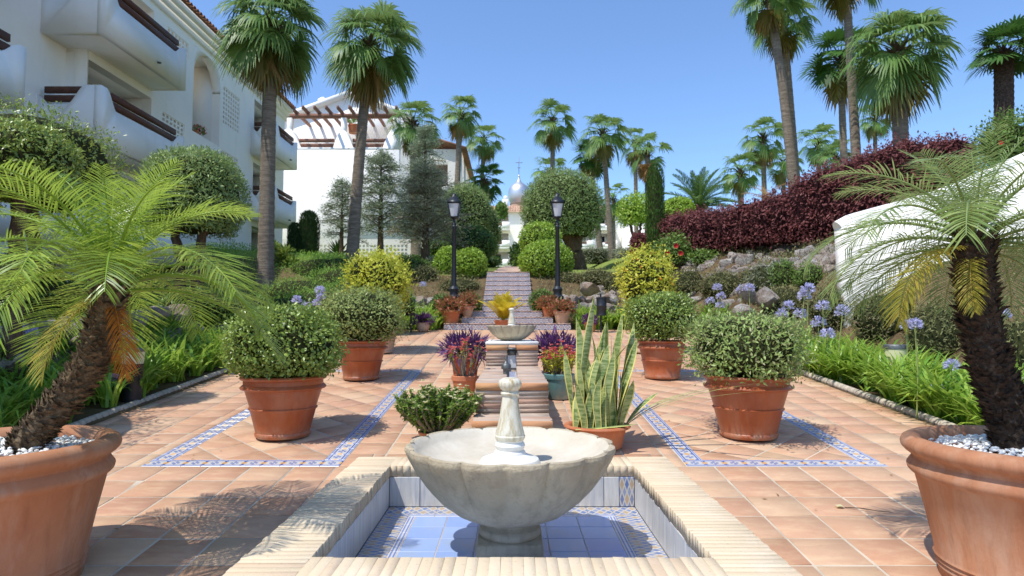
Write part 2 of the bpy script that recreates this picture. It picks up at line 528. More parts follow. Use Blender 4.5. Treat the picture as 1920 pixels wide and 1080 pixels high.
    M['fan_dark'] = leafmat('dark_fan_leaf', f('2d4a22', '3f6428', '58803a'), 0.22)
    M['fan_old'] = leafmat('old_fan_leaf', f('4d5a26', '75722f', '8c7a3e'), 0.25)
    M['fan_dead'] = leafmat('dead_fan_leaf', f('8b6a42', 'a98250', 'c09a66'), 0.2, 0.7)
    M['date'] = leafmat('date_palm_leaf', f('4c6a28', '6a8a2e', '8cab3a', 'aebf50'), 0.38, 0.35, spec=0.5)
    M['date_r'] = leafmat('grey_green_date_leaf', f('4f6a30', '6a8540', '8a9f56', 'a3b070'), 0.33, 0.33, spec=0.5)
    M['date_old'] = leafmat('yellowing_date_leaf', f('8f9434', 'a8a03a', 'bda548'), 0.4, 0.45)
    M['date_dead'] = leafmat('orange_date_leaf', f('a35c1c', 'b86d20', 'c98a3a'), 0.35, 0.6)
    M['canary'] = leafmat('canary_palm_leaf', f('3a5428', '54703a', '74904e'), 0.25)
    M['yellow_palm'] = leafmat('golden_palm_leaf', f('b89c20', 'cdb42a', 'dccb4a'), 0.4)
    M['bush_a'] = leafmat('glossy_bush_leaf', f('5a722c', '788f38', '97aa4c', 'b2be66'), 0.2, 0.35, spec=0.5)
    M['bush_b'] = leafmat('olive_bush_leaf', f('66783a', '84964a', 'a0ae62', 'b2b278'), 0.25)
    M['bush_c'] = leafmat('grey_green_bush_leaf', f('6a8642', '88a24e', 'a4b668', 'a09276'), 0.25)
    M['lime'] = leafmat('lime_yellow_leaf', f('98a62c', 'b6bc34', 'ccca48', 'dcd662'), 0.35)
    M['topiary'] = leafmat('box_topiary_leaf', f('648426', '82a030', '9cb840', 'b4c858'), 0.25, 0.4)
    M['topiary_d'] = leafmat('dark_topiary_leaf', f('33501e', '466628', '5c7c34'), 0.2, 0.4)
    M['olive'] = leafmat('olive_tree_leaf', f('607840', '7a904e', '94aa62', 'acba7a'), 0.2)
    M['maroon'] = leafmat('maroon_hedge_leaf', f('582a2b', '6c3735', '814a47', '966660'), 0.22, 0.6, spec=0.2)
    M['cypress'] = leafmat('cypress_leaf', f('23361a', '304a22', '3f5c2a'), 0.1, 0.6)
    M['juniper'] = leafmat('juniper_leaf', f('4f7a26', '6b9430', '86aa40', '9cba58'), 0.3, 0.5)
    M['rosemary'] = leafmat('dull_shrub_leaf', f('5c6236', '757a46', '8d8a58', '877058'), 0.2, 0.6)
    M['hedge'] = leafmat('mid_hedge_leaf', f('4f6a2a', '688438', '829c4a'), 0.25)
    M['greyhedge'] = leafmat('grey_hedge_leaf', f('6c7258', '868a6c', 'a0a284'), 0.2, 0.6)
    M['conifer'] = leafmat('wispy_conifer_leaf', f('828a5c', '989e72', 'acac88', 'a2987e'), 0.15, 0.7)
    M['conifer_d'] = leafmat('dark_conifer_leaf', f('728066', '8e9c7a', 'aab494'), 0.15, 0.7)
    M['aga'] = leafmat('strap_leaf', f('4c7826', '6c9a30', '90b440', 'b4c658'), 0.35, 0.35, spec=0.5)
    M['aga_fl'] = leafmat('pale_blue_petal', f('a8a6d2', 'bcbade', 'd0cee8'), 0.3, 0.6)
    M['purple'] = leafmat('purple_leaf', f('3c1f44', '553060', '74467c'), 0.2, 0.4)
    M['rust'] = leafmat('rust_leaf', f('6b6a34', '9a5238', 'b0624a', '7a7c40'), 0.25)
    M['euph'] = leafmat('spurge_leaf', f('46602a', '64802f', '8a9a44', '9c8a50'), 0.25)
    M['lime_euph'] = leafmat('cream_spurge_leaf', f('4e6c2e', '6a8a36', '8ea04a'), 0.3)
    M['petal_w'] = leafmat('cream_petal', f('d8cf9a', 'e2dab0'), 0.25, 0.6)
    M['petal_r'] = leafmat('coral_petal', f('c8485a', 'd8626a', 'dd8076'), 0.25, 0.6)
    M['petal_red'] = leafmat('red_petal', f('b81c22', 'cc2a2c'), 0.25, 0.6)
    M['fruit'] = plain('orange_fruit', lin('d28a24'), 0.5, 0.4)
    M['stem'] = plain('thorny_stem', lin('7d7062'), 0.8, 0.2, var=0.3, sc=40)
    M['stalk'] = plain('green_stalk', lin('93a05c'), 0.6, 0.3)
    M['twig'] = plain('light_block_core', lin('33361f'), 0.95, 0.1, var=0.4, sc=20)  # dark twig-coloured solid core, added inside foliage to block light
    M['block_core_r'] = plain('hedge_light_block', lin('2a1516'), 0.95, 0.1, var=0.4, sc=20)  # the added light-blocking core again, toned for maroon foliage
    g = G('banded_sword_leaf'); p = g.pos(); e = g.at_()
    bands = g.noise(g.scale(p, (6, 6, 34)), 1.6, 3, 0.6)
    c = g.mix(g.ramp(bands, [(0.42, 0.0), (0.58, 1.0)]), lin('6a7e44'), lin('a2aa70'))
    c = g.mix(g.m_('GREATER_THAN', e, 0.62), c, lin('dacf74'))
    M['sword'] = g.fin(c, 0.4, 0.4)
mats()
# ------------------------------------------------------------------ the ground
SL = 0.0905                       # the patio climbs away from the camera
ALPHA = math.atan(SL)
STAIR_Y, STAIR_X = 14.9, -0.11
BASE_Y = [-30, 0, 14.9, 15.0, 19.6, 30, 60, 90, 150, 700]
BASE_Z = [-2.7, 0, 1.348, 1.36, 3.05, 4.1, 6.9, 9.55, 11, 16]

def ground_z(x, y):
    x = np.asarray(x, float); y = np.asarray(y, float)
    b = np.interp(y, BASE_Y, BASE_Z)
    t = np.abs(x) - 4.0
    tr = t - np.interp(y, [5, 9, 12, 14, 16], [1.3, 1.0, 0.5, 0.2, 0.2])
    rr = np.interp(tr, [-0.2, 0, 0.35, 0.9, 1.6, 3.5, 8, 20], [0.0, 0.08, 0.55, 0.95, 1.6, 2.1, 2.6, 3.0]) * np.interp(y, [-10, 4, 9, 14, 20, 26, 60], [0.3, 0.5, 0.9, 1, 0.55, 0.5, 0.1])
    tl = t - 1.0
    rl = np.interp(tl, [-1.1, -0.9, 0, 0.3, 1, 3, 8, 20], [0.0, 0.05, 0.08, 0.4, 0.6, 0.85, 1.2, 1.5]) * np.interp(y, [-10, 8, 12, 17, 22, 40, 60], [1.2, 1.2, 1.0, 0.45, 0.8, 0.6, 0.1])
    z = b + np.where(x > 0, rr, rl)
    pat = (np.abs(x) < 3.9) & (y < 14.85)
    z = np.where(pat, b - 0.55, z)
    st = (np.abs(x - STAIR_X) < 0.62) & (y > 14.7) & (y < 19.4)
    z = np.where(st, b - 0.35, z)
    return z

def gz(x, y):
    return float(ground_z(x, y))

def on_ground(x, y, dz=0.0):
    return Vector((x, y, gz(x, y) + dz))

xs = np.concatenate([np.linspace(-700, -60, 9), np.linspace(-55, -12, 14), np.arange(-11, -4.2, 0.35), [-4.05, -3.95, -3.85], np.arange(-3.6, 3.7, 0.45), [-0.74, -0.72, 0.5, 0.52],
                     [3.85, 3.95, 4.05], np.arange(4.2, 12, 0.3), np.linspace(12.5, 55, 14), np.linspace(60, 700, 9)])
ys = np.concatenate([np.linspace(-30, -1, 10), np.arange(0, 14.6, 0.4), [14.8, 14.9, 15.0], np.arange(15.3, 26, 0.4), np.linspace(26.5, 60, 24), np.linspace(65, 150, 12), np.linspace(180, 700, 8)])
xs = np.unique(np.round(xs, 3)); ys = np.unique(np.round(ys, 3))
X, Y = np.meshgrid(xs, ys)
Z = ground_z(X, Y)
Z += np.where((np.abs(X) > 4.2) & (Y < 60), 0.03 * np.sin(3.1 * X + 1.7 * Y) * np.sin(2.3 * Y - X), 0)
nx, ny = len(xs), len(ys)
idx = (np.arange(ny - 1)[:, None] * nx + np.arange(nx - 1)[None, :]).ravel()
mb = MB()
mb.add(np.stack([X, Y, Z], -1).reshape(-1, 3), np.stack([idx, idx + 1, idx + nx + 1, idx + nx], -1))
tag(mb.build('ground', M['ground'], smooth=True), 'planted garden slope and lawn around the paved patio', kind='structure')

# ------------------------------------------------------------------ the patio (local frame: x, along the slope, up from it)
CA, SA = math.cos(ALPHA), math.sin(ALPHA)
def ploc(x, y):                    # world ground position -> patio-local x, v
    return x, y / CA
POOL_Y0, POOL_Y1, POOL_X = 2.55, 4.98, 1.19
FL = (-2.77, -1.29); FR = (1.31, 2.81)
FV0, FV1, BW = 4.80 / CA, 9.2 / CA, 0.155

mb = MB()
pv0, pv1 = (POOL_Y0 + 0.06) / CA, (POOL_Y1 - 0.06) / CA
for a, b in (((-3.96, -1.5), (-1.1, 14.97)), ((1.1, -1.5), (3.96, 14.97)), ((-1.1, -1.5), (1.1, pv0)), ((-1.1, pv1), (1.1, 14.97))):
    mb.box((a[0], a[1], -0.2), (b[0], b[1], -0.0015))
patio = mb.build('patio', M['grout'])
patio.rotation_euler = (ALPHA, 0, 0)
tag(patio, 'sloping terracotta patio with two blue tiled frames', kind='structure')

def rect_minus(rects, h):
    out = []
    for (a0, b0, a1, b1) in rects:
        x0, y0, x1, y1 = max(a0, h[0]), max(b0, h[1]), min(a1, h[2]), min(b1, h[3])
        if x0 >= x1 or y0 >= y1:
            out.append((a0, b0, a1, b1)); continue
        if a0 < x0: out.append((a0, b0, x0, b1))
        if x1 < a1: out.append((x1, b0, a1, b1))
        if b0 < y0: out.append((x0, b0, x1, y0))
        if y1 < b1: out.append((x0, y1, x1, b1))
    return [q for q in out if q[2] - q[0] > 0.025 and q[3] - q[1] > 0.025]

def clip(poly, r):
    for ax, s, lim in ((0, 1, r[0]), (0, -1, r[2]), (1, 1, r[1]), (1, -1, r[3])):
        o = []
        for i in range(len(poly)):
            p, q = poly[i], poly[(i + 1) % len(poly)]
            dp, dq = s * (p[ax] - lim), s * (q[ax] - lim)
            if dp >= 0: o.append(p)
            if dp * dq < 0:
                t = dp / (dp - dq)
                o.append((p[0] + t * (q[0] - p[0]), p[1] + t * (q[1] - p[1])))
        poly = o
        if len(poly) < 3: return []
    return poly

def paver(mb, poly, ox, oy, r, jit=True):
    """one tile as a low prism with an eased edge, origin at (ox, oy)"""
    P = np.array(poly) - (ox, oy)
    n = len(P)
    c = P.mean(0)
    d = P - c
    ln = np.linalg.norm(d, axis=1)[:, None]
    inn = P - d / ln * 0.003
    h = rng.normal(0, 0.0010) if jit else 0
    tilt = rng.normal(0, 0.004, 2) if jit else np.zeros(2)
    z = 0.0022 + h + (inn - c) @ tilt
    V = np.concatenate([np.c_[P, np.full(n, -0.012)], np.c_[P, np.maximum(z - 0.0025, -0.003)], np.c_[inn, z]])
    F = []
    for i in range(n):
        j = (i + 1) % n
        F += [(i, j, j + n, i + n), (i + n, j + n, j + 2 * n, i + 2 * n)]
    F.append([2 * n + i for i in range(n)])
    mb.add(V, F, 0, r)

TP, GR = 0.313, 0.015
tiles = []
holes = [(FL[0], FV0, FL[1], FV1), (FR[0], FV0, FR[1], FV1), (-POOL_X + 0.1, POOL_Y0 / CA + 0.1, POOL_X - 0.1, POOL_Y1 / CA - 0.1)]
for i in range(-14, 14):
    for j in range(-18, 33):
        x0 = 0.255 + i * TP; v0 = FV0 + j * TP
        q = [(max(x0, -3.95), v0, min(x0 + TP, 3.95), min(v0 + TP, 14.95))]
        if q[0][2] - q[0][0] < 0.03 or q[0][3] - q[0][1] < 0.03: continue
        for hh in holes: q = rect_minus(q, hh)
        for (a0, b0, a1, b1) in q:
            e = GR / 2 * rnd(0.7, 1.3)
            tiles.append([(a0 + e, b0 + e), (a1 - e, b0 + e), (a1 - e, b1 - e), (a0 + e, b1 - e)])
for fr in (FL, FR):
    lim = (fr[0] + BW + 0.004, FV0 + BW + 0.004, fr[1] - BW - 0.004, FV1 - BW - 0.004)
    cx, cy = fr[0] + 0.3, FV0 + 0.4
    for i in range(-22, 23):
        for j in range(-22, 23):
            u0, w0 = i * TP, j * TP
            e = GR / 2
            p4 = [(u0 + e, w0 + e), (u0 + TP - e, w0 + e), (u0 + TP - e, w0 + TP - e), (u0 + e, w0 + TP - e)]
            p4 = [(cx + (a - b) * 0.70711, cy + (a + b) * 0.70711) for a, b in p4]
            p4 = clip(p4, lim)
            if len(p4) >= 3:
                A = np.array(p4); s = np.roll(A, -1, 0)
                if abs(np.sum(A[:, 0] * s[:, 1] - s[:, 0] * A[:, 1])) / 2 > 0.002:
                    tiles.append(p4)
def in_view(x, y):
    return y > 2.3 and abs(x) < y * 0.83
tiles.sort(key=lambda p: (0 if in_view(np.mean([a[0] for a in p]), np.mean([a[1] for a in p])) else 1, np.mean([a[1] for a in p])))
far = MB()
for k, p in enumerate(tiles):
    c = np.mean(np.array(p), 0)
    if k < 300:
        m1 = MB(); paver(m1, p, c[0], c[1], 0.0)
        link('floor_tile', m1.mesh('floor_tile', M['paver']), patio, (c[0], c[1], 0))
    else:
        paver(far, p, 0, 0, rnd(0, 1))
tag(far.build('floor_tiles', M['paver'], patio), kind='stuff')

def uv_tile(name, w, h, t, mat, nrm='z'):
    """glazed tile with its pattern laid out in UV; nrm z: lies flat, y: stands facing -y, x: stands facing +x"""
    c = 0.0025
    V = [(-w / 2, -h / 2, -t), (w / 2, -h / 2, -t), (w / 2, h / 2, -t), (-w / 2, h / 2, -t),
         (-w / 2, -h / 2, -c), (w / 2, -h / 2, -c), (w / 2, h / 2, -c), (-w / 2, h / 2, -c),
         (-w / 2 + c, -h / 2 + c, 0), (w / 2 - c, -h / 2 + c, 0), (w / 2 - c, h / 2 - c, 0), (-w / 2 + c, h / 2 - c, 0)]
    F = [(8, 9, 10, 11)]
    for i in range(4):
        j = (i + 1) % 4
        F += [(i, j, j + 4, i + 4), (i + 4, j + 4, j + 8, i + 8)]
    uv = [((v[0] + w / 2) / w, (v[1] + h / 2) / h) for v in V]
    if nrm == 'y': V = [(v[0], -v[2], v[1]) for v in V]
    if nrm == '-y': V = [(-v[0], v[2], v[1]) for v in V]
    if nrm == 'x': V = [(v[2], v[0], v[1]) for v in V]
    if nrm == '-x': V = [(-v[2], -v[0], v[1]) for v in V]
    me = bpy.data.meshes.new(name)
    me.from_pydata(V, [], F)
    l = me.uv_layers.new(name='UVMap')
    for lp in me.loops:
        l.data[lp.index].uv = uv[lp.vertex_index]
    me.materials.append(mat)
    me.update()
    return me
bt = uv_tile('border_tile', BW - 0.003, BW - 0.003, 0.012, M['border'])
for fr in (FL, FR):
    w = fr[1] - fr[0]
    n = round(w / BW); st = w / n
    for k in range(n):
        for v in (FV0 + BW / 2, FV1 - BW / 2):
            link('border_tile', bt, patio, (fr[0] + (k + 0.5) * st, v, 0.003), (0, 0, 0), (st / BW, 1, 1))
    L = FV1 - FV0 - 2 * BW
    n = round(L / BW); st = L / n
    for k in range(n):
        for x in (fr[0] + BW / 2, fr[1] - BW / 2):
            link('border_tile', bt, patio, (x, FV0 + BW + (k + 0.5) * st, 0.003), (0, 0, math.pi / 2), (st / BW, 1, 1))

def floor_z(y):
    return SL * y + 0.003

# kerb rolls along both sides
for s, lab in ((-1, 'shaded concrete log kerb along the left planting bed'), (1, 'sunlit concrete log kerb along the right planting bed')):
    t = thing('bed_kerb', lab, 'kerb', (s * 4.02, 0, 0))
    y = 3.0
    while y < 14.2:
        L = rnd(0.06, 0.09)
        m1 = MB(); m1.tube([(0, 0, 0), (0, L * 0.15, SL * L * 0.15), (0, L * 0.85, SL * L * 0.85), (0, L, SL * L)], [0.034, 0.043, 0.043, 0.034], 8)
        m1.build('kerb_roll', M['kerb'], t, smooth=40).location = (rnd(-0.004, 0.004), y, SL * y + 0.022)
        y += L + 0.004

# ------------------------------------------------------------------ the sunken pool
CZ = 0.472; PF = 0.18
pool = thing('fountain_pool', 'square sunken pool edged with cream bricks and lined with blue tiles', 'fountain pool', (0, 0, 0))
IX, IY0, IY1 = 0.885, 2.86, 4.655
mb = MB()
for a, b in (((-1.17, 2.57), (-IX - 0.02, 4.96)), ((IX + 0.02, 2.57), (1.17, 4.96)), ((-IX - 0.02, 2.57), (IX + 0.02, IY0 - 0.02)), ((-IX - 0.02, IY1 + 0.02), (IX + 0.02, 4.96))):
    mb.box((a[0], a[1], -0.1), (b[0], b[1], CZ - 0.075))
mb.box((-IX - 0.02, IY0 - 0.02, -0.1), (IX + 0.02, IY1 + 0.02, PF - 0.0025))
mb.build('pool_wall', M['grout'], pool)
P_ = 0.0485
def coping_mesh():
    m1 = MB()
    ln = 0.302 + rnd(-0.006, 0.006)
    m1.cbox((-ln / 2, -P_ / 2 + 0.0003, -0.075), (ln / 2, P_ / 2 - 0.0003, 0), 0.0008, 0.0005)
    return m1.mesh('brick', M['coping'])
cop = [coping_mesh() for _ in range(8)]
n = int(round((4.98 - 2.55) / P_))
for k in range(n):
    y = 2.55 + (k + 0.5) * P_
    for s in (-1, 1):
        link('brick', random.choice(cop), pool, (s * (IX + 0.149 + rnd(-0.004, 0.004)), y, CZ + rnd(-0.0008, 0.0006)), (rnd(-.006, .006), rnd(-.005, .005), rnd(-.006, .006)), (1, 1, 1))
n = int((2 * IX) / P_)
st = 2 * IX / n
for k in range(n):
    x = -IX + (k + 0.5) * st
    link('brick', random.choice(cop), pool, (x, IY0 - 0.153 + rnd(-0.006, 0.004), CZ + rnd(-0.0009, 0.0006)), (rnd(-.002, .002), rnd(-.004, .004), math.pi / 2 + rnd(-.004, .004)), (1, st / P_, 1))
    if abs(x) > 0.075 or True:
        link('brick', random.choice(cop), pool, (x, IY1 + 0.153 + rnd(-0.004, 0.006), CZ + rnd(-0.0009, 0.0006)), (rnd(-.002, .002), rnd(-.004, .004), math.pi / 2 + rnd(-.004, .004)), (1, st / P_, 1))
# wall lining
wh = CZ - 0.078 - PF
wn = 8
ww = 2 * IX / wn
wt_x = uv_tile('wall_tile', ww - 0.004, wh - 0.004, 0.015, M['whitetile'], 'y')
wt_p = uv_tile('wall_tile', ww * 0.5 - 0.004, wh - 0.004, 0.015, M['basin_border'], 'y')
for k in range(wn):
    x = -IX + (k + 0.5) * ww
    if k == wn - 1:
        link('wall_tile', wt_p, pool, (x + ww / 4, IY1, PF + wh / 2))
        link('wall_tile', uv_tile('wall_tile', ww * 0.5 - 0.004, wh - 0.004, 0.015, M['whitetile'], 'y'), pool, (x - ww / 4, IY1, PF + wh / 2))
    else:
        link('wall_tile', wt_x, pool, (x, IY1, PF + wh / 2))
    link('wall_tile', wt_x, pool, (x, IY0, PF + wh / 2), (0, 0, math.pi))
wd = (IY1 - IY0) / wn
wt_y = uv_tile('wall_tile', wd - 0.004, wh - 0.004, 0.015, M['whitetile'], 'y')
for k in range(wn):
    y = IY0 + (k + 0.5) * wd
    link('wall_tile', wt_y, pool, (-IX, y, PF + wh / 2), (0, 0, math.pi / 2))
    link('wall_tile', wt_y, pool, (IX, y, PF + wh / 2), (0, 0, -math.pi / 2))
# floor: blue field, stripe, patterned border
fx, fd = 0.66, (IY1 - IY0) / 2 - 0.225
cy = (IY0 + IY1) / 2
nf = 6
tw, td = 2 * fx / nf, 2 * fd / nf
ft = uv_tile('floor_tile', tw - 0.005, td - 0.005, 0.005, M['bluetile'])
for i in range(nf):
    for j in range(nf):
        link('floor_tile', ft, pool, (-fx + (i + .5) * tw, cy - fd + (j + .5) * td, PF + rnd(-.0007, .0007)), (rnd(-.002, .002), rnd(-.002, .002), 0))
sw = 0.05
for s in (-1, 1):
    ns = 8
    l = 2 * (fx + sw) / ns
    me = uv_tile('edge_tile', l - 0.003, sw - 0.003, 0.005, M['stripe'])
    for k in range(ns):
        link('edge_tile', me, pool, (-fx - sw + (k + .5) * l, cy + s * (fd + sw / 2), PF), (0, 0, 0 if s > 0 else math.pi))
    l = 2 * fd / ns
    me = uv_tile('edge_tile', l - 0.003, sw - 0.003, 0.005, M['stripe'])
    for k in range(ns):
        link('edge_tile', me, pool, (s * (fx + sw / 2), cy - fd + (k + .5) * l, PF), (0, 0, math.pi / 2 if s < 0 else -math.pi / 2))
bx = IX - fx - sw
bd_ = (IY1 - IY0) / 2 - fd - sw
nb = 10
l = 2 * IX / nb
me = uv_tile('border_tile', l - 0.003, bd_ - 0.003, 0.005, M['basin_border'])
for k in range(nb):
    for s in (-1, 1):
        link('border_tile', me, pool, (-IX + (k + .5) * l, cy + s * (fd + sw + bd_ / 2), PF))
l = 2 * (fd + sw) / nb
me = uv_tile('border_tile', l - 0.003, bx - 0.003, 0.005, M['basin_border'])
for k in range(nb):
    for s in (-1, 1):
        link('border_tile', me, pool, (s * (fx + sw + bx / 2), cy - fd - sw + (k + .5) * l, PF), (0, 0, math.pi / 2))

# ------------------------------------------------------------------ fountain bowls
def flute(n, amp, z0, z1, inner_from):
    def fn(Rr, Zz, th, i):
        s = np.abs(np.sin(n * th / 2 + 0.35))
        k = amp * (1 - np.clip(s, 0, 1) ** 0.42) * np.clip((Zz - z0) / (z1 - z0), 0.25, 1)
        k = np.where(i < inner_from, k, k * np.clip(1 - (i - inner_from) / 2.0, 0, 1))
        return Rr * (1 - k), Zz
    return fn
def bowl_mesh(D, H, amp=0.075):
    r = D / 2
    prof = [(0.19 * r, 0.0), (0.36 * r, 0.02 * H), (0.52 * r, 0.12 * H), (0.67 * r, 0.28 * H), (0.79 * r, 0.46 * H), (0.89 * r, 0.66 * H), (0.96 * r, 0.84 * H), (0.995 * r, 0.95 * H), (0.99 * r, 1.0 * H),
            (0.965 * r, 1.012 * H), (0.93 * r, 1.0 * H), (0.90 * r, 0.96 * H), (0.85 * r, 0.88 * H), (0.72 * r, 0.79 * H), (0.5 * r, 0.73 * H), (0.25 * r, 0.705 * H), (0.02 * r, 0.70 * H)]
    # densify
    p = np.array(prof); t = np.linspace(0, len(p) - 1, 49)
    prof2 = np.c_[np.interp(t, np.arange(len(p)), p[:, 0]), np.interp(t, np.arange(len(p)), p[:, 1])]
    f = flute(16, amp, 0.0, 0.6 * H, 27)
    k = 30
    m2 = MB()
    th = np.arange(200) * 2 * math.pi / 200
    def both():
        R0 = np.repeat(prof2[:, 0][:, None], 200, 1); Z0 = np.repeat(prof2[:, 1][:, None], 200, 1)
        R1, Z1 = f(R0, Z0, th[None, :], np.arange(len(prof2))[:, None])
        wob = 0.004 * r * (np.sin(3 * th + 1) + np.sin(7 * th) * 0.6)
        return R1 + wob * (R0 / r), Z1 + 0.003 * H * np.sin(5 * th + 2)
    R1, Z1 = both()
    V = np.stack([R1 * np.cos(th), R1 * np.sin(th), Z1], -1).reshape(-1, 3)
    i = np.arange(len(prof2) - 1)[:, None] * 200; j = np.arange(200)[None, :]; kk = (j + 1) % 200
    F = np.stack([i + j, i + kk, i + 200 + kk, i + 200 + j], -1)
    m2.add(V, F[:k].reshape(-1, 4), 0)
    m2.add(V, F[k:].reshape(-1, 4), 1)
    return m2.mesh('bowl', [M['stone'], M['stone_in']], smooth=55)
def spout_mesh(h):
    s = h / 0.50
    prof = [(0.175, 0), (0.178, 0.02), (0.165, 0.045), (0.12, 0.062), (0.092, 0.075), (0.088, 0.088), (0.077, 0.096), (0.082, 0.108), (0.088, 0.122), (0.083, 0.135), (0.074, 0.142), (0.08, 0.152), (0.087, 0.166), (0.088, 0.176), (0.083, 0.183),
            (0.084, 0.19), (0.075, 0.22), (0.066, 0.26), (0.057, 0.31), (0.05, 0.36), (0.045, 0.395), (0.043, 0.405), (0.052, 0.41), (0.055, 0.418), (0.05, 0.426), (0.044, 0.43), (0.046, 0.436),
            (0.058, 0.445), (0.067, 0.46), (0.069, 0.475), (0.064, 0.49), (0.05, 0.502), (0.03, 0.508), (0.008, 0.51)]
    prof = [(a * s, b * s) for a, b in prof]
    def fn(Rr, Zz, th, i):
        k = 0.04 * (1 - np.sqrt(np.abs(np.sin(8 * th)))) * ((i >= 27) & (i < 33)) * 1.0
        return Rr * (1 - k), Zz
    return prof, fn
def make_spout(h, parent, z):
    prof, fn = spout_mesh(h)
    m1 = MB(); m1.lathe(prof[:12], 48)
    o = m1.build('spout_base', M['marble_base'], parent, smooth=40); o.location = (0, 0, z)
    m1 = MB(); m1.lathe(prof[11:], 64, fn=lambda a, b, c, d: fn(a, b, c, d + 11))
    o = m1.build('spout', M['marble'], parent, smooth=40); o.location = (0, 0, z)

BWY = 3.74
fb = thing('fountain_bowl', 'large scalloped stone fountain bowl on a pedestal in the sunken pool', 'fountain', (-0.012, BWY, PF))
mb = MB(); mb.cbox((-0.185, -0.185, 0.0), (0.185, 0.185, 0.105), 0.008)
mb.build('plinth', M['stone'], fb)
mb = MB(); mb.lathe([(0.165, 0.105), (0.175, 0.115), (0.18, 0.135), (0.172, 0.155), (0.155, 0.165), (0.148, 0.178), (0.152, 0.188), (0.15, 0.2)], 48)
mb.build('pedestal_ring', M['stone'], fb, smooth=40)
BH = 0.425
o = link('bowl', bowl_mesh(1.225, BH), fb, (0, 0, 0.198))
make_spout(0.505, fb, 0.198 + 0.69 * BH)

# ------------------------------------------------------------------ stepped water channel
ch = thing('water_channel', 'stepped brick water channel with a narrow tiled gutter climbing to the far bowl', 'water channel', (0, 0, 0))
Z1, Z2, Z3 = 1.234, 0.986, 0.735
Y3, Y2, Y1, YE = 4.985, 5.47, 7.73, 8.95
HW, GW = 0.315, 0.056
mb = MB()
for s in (-1, 1):
    for y0, y1, zt in ((Y3, Y2, Z3), (Y2, Y1, Z2), (Y1, YE, Z1)):
        xa, xb = sorted((s * GW * 1.08, s * (HW - 0.02)))
        mb.box((xa, y0 + 0.055, 0.2), (xb, y1 + 0.052, zt - 0.05))
for y0, y1, zt in ((Y3, Y2, Z3), (Y2, Y1, Z2), (Y1, YE, Z1)):
    mb.box((-GW * 1.06, y0 + 0.05, 0.2), (GW * 1.06, y1 + 0.047, zt - 0.075))
mb.build('core', M['mortar'], ch)
def br_mesh(mat, ly, lz, c=0.0018):
    m1 = MB(); w = HW - GW
    m1.cbox((-w / 2, -ly / 2, -lz), (w / 2, ly / 2, 0), c, 0.0014)
    return m1.mesh('brick', mat)
PB = 0.0605
tops = [br_mesh(M['brick'], PB - 0.001, 0.05) for _ in range(6)]
faces = [br_mesh(M['brick'], 0.055, 0.037) for _ in range(6)]
nos = [br_mesh(M['nosing'], 0.058, 0.058) for _ in range(4)]
GX = (HW + GW) / 2
for s in (-1, 1):
    for y0, y1, zt, zb in ((Y3, Y2, Z3, CZ), (Y2, Y1, Z2, Z3), (Y1, YE, Z1, Z2)):
        link('nosing_brick', random.choice(nos), ch, (s * GX + rnd(-.004, .004), y0 + 0.03, zt), (rnd(-.01, .01), rnd(-.006, .006), rnd(-.01, .01)))
        n = int((y1 - y0 - 0.06) / PB)
        for k in range(n):
            link('brick', random.choice(tops), ch, (s * GX + rnd(-.007, .007), y0 + 0.06 + (k + .5) * (y1 - y0 - 0.06) / n, zt + rnd(-.003, .001)), (rnd(-.008, .008), rnd(-.008, .008), rnd(-.01, .01)))
        nr = max(1, int(round((zt - 0.06 - zb) / 0.0385))); pz = (zt - 0.06 - zb) / nr
        for k in range(nr):
            link('brick', random.choice(faces), ch, (s * GX + rnd(-.006, .006), y0 + 0.035 + rnd(-.003, .003), zt - 0.0605 - k * pz), (rnd(-.006, .006), rnd(-.004, .004), rnd(-.008, .008)), (1, 1, pz / 0.037 * 0.985))
gt_ = uv_tile('gutter_tile', 2 * GW - 0.003, 0.11, 0.008, M['gutter'])
gw_ = uv_tile('gutter_tile', 2 * GW - 0.003, 0.2, 0.008, M['whitetile'], 'y')
for y0, y1, zt in ((Y3, Y2, Z3), (Y2, Y1, Z2), (Y1, Y1 + 0.3, Z1)):
    n = max(1, int((y1 - y0 - 0.07) / 0.112))
    for k in range(n):
        link('gutter_tile', gt_, ch, (0, y0 + 0.06 + (k + .5) * (y1 - y0 - 0.06) / n, zt - 0.066), None, (1, (y1 - y0 - 0.06) / n / 0.112, 1))
    link('gutter_tile', gw_, ch, (0, y0 + 0.04, zt - 0.175), None, (1, 1, 1))
mb = MB(); mb.box((-GW + 0.003, Y1 - 0.02, Z1 - 0.05), (GW - 0.003, Y1 + 0.3, Z1 - 0.035)); mb.box((-GW + 0.003, Y1 + 0.03, Z1 - 0.12), (GW - 0.003, Y1 + 0.06, Z1 - 0.05))
mb.build('water_lip', M['grey_metal'], ch)
mb = MB(); mb.cbox((-0.33, Y1 + 0.12, Z1 + 0.003), (0.33, YE, Z1 + 0.04), 0.006)
mb.build('slab', M['marble_base'], ch)
fb2 = thing('fountain_bowl', 'small scalloped stone fountain bowl at the head of the brick channel', 'fountain', (-0.005, 8.35, Z1 + 0.04))
link('bowl', bowl_mesh(0.66, 0.20, 0.13), fb2, (0, 0, 0.0))
make_spout(0.29, fb2, 0.135)
nz = thing('fountain_nozzle', 'small grey metal fountain nozzle standing in the brick channel gutter', 'fountain nozzle', (-0.06, 6.55, Z2 - 0.062))
mb = MB(); mb.lathe([(0.035, 0), (0.036, 0.02), (0.03, 0.03), (0.032, 0.1), (0.036, 0.11)], 16)
mb.build('nozzle_body', M['grey_metal'], nz, smooth=40)
mb = MB(); mb.lathe([(0.048, 0.11), (0.05, 0.118), (0.05, 0.15), (0.042, 0.16), (0.02, 0.175), (0.012, 0.2), (0.014, 0.215), (0.006, 0.235)], 8)
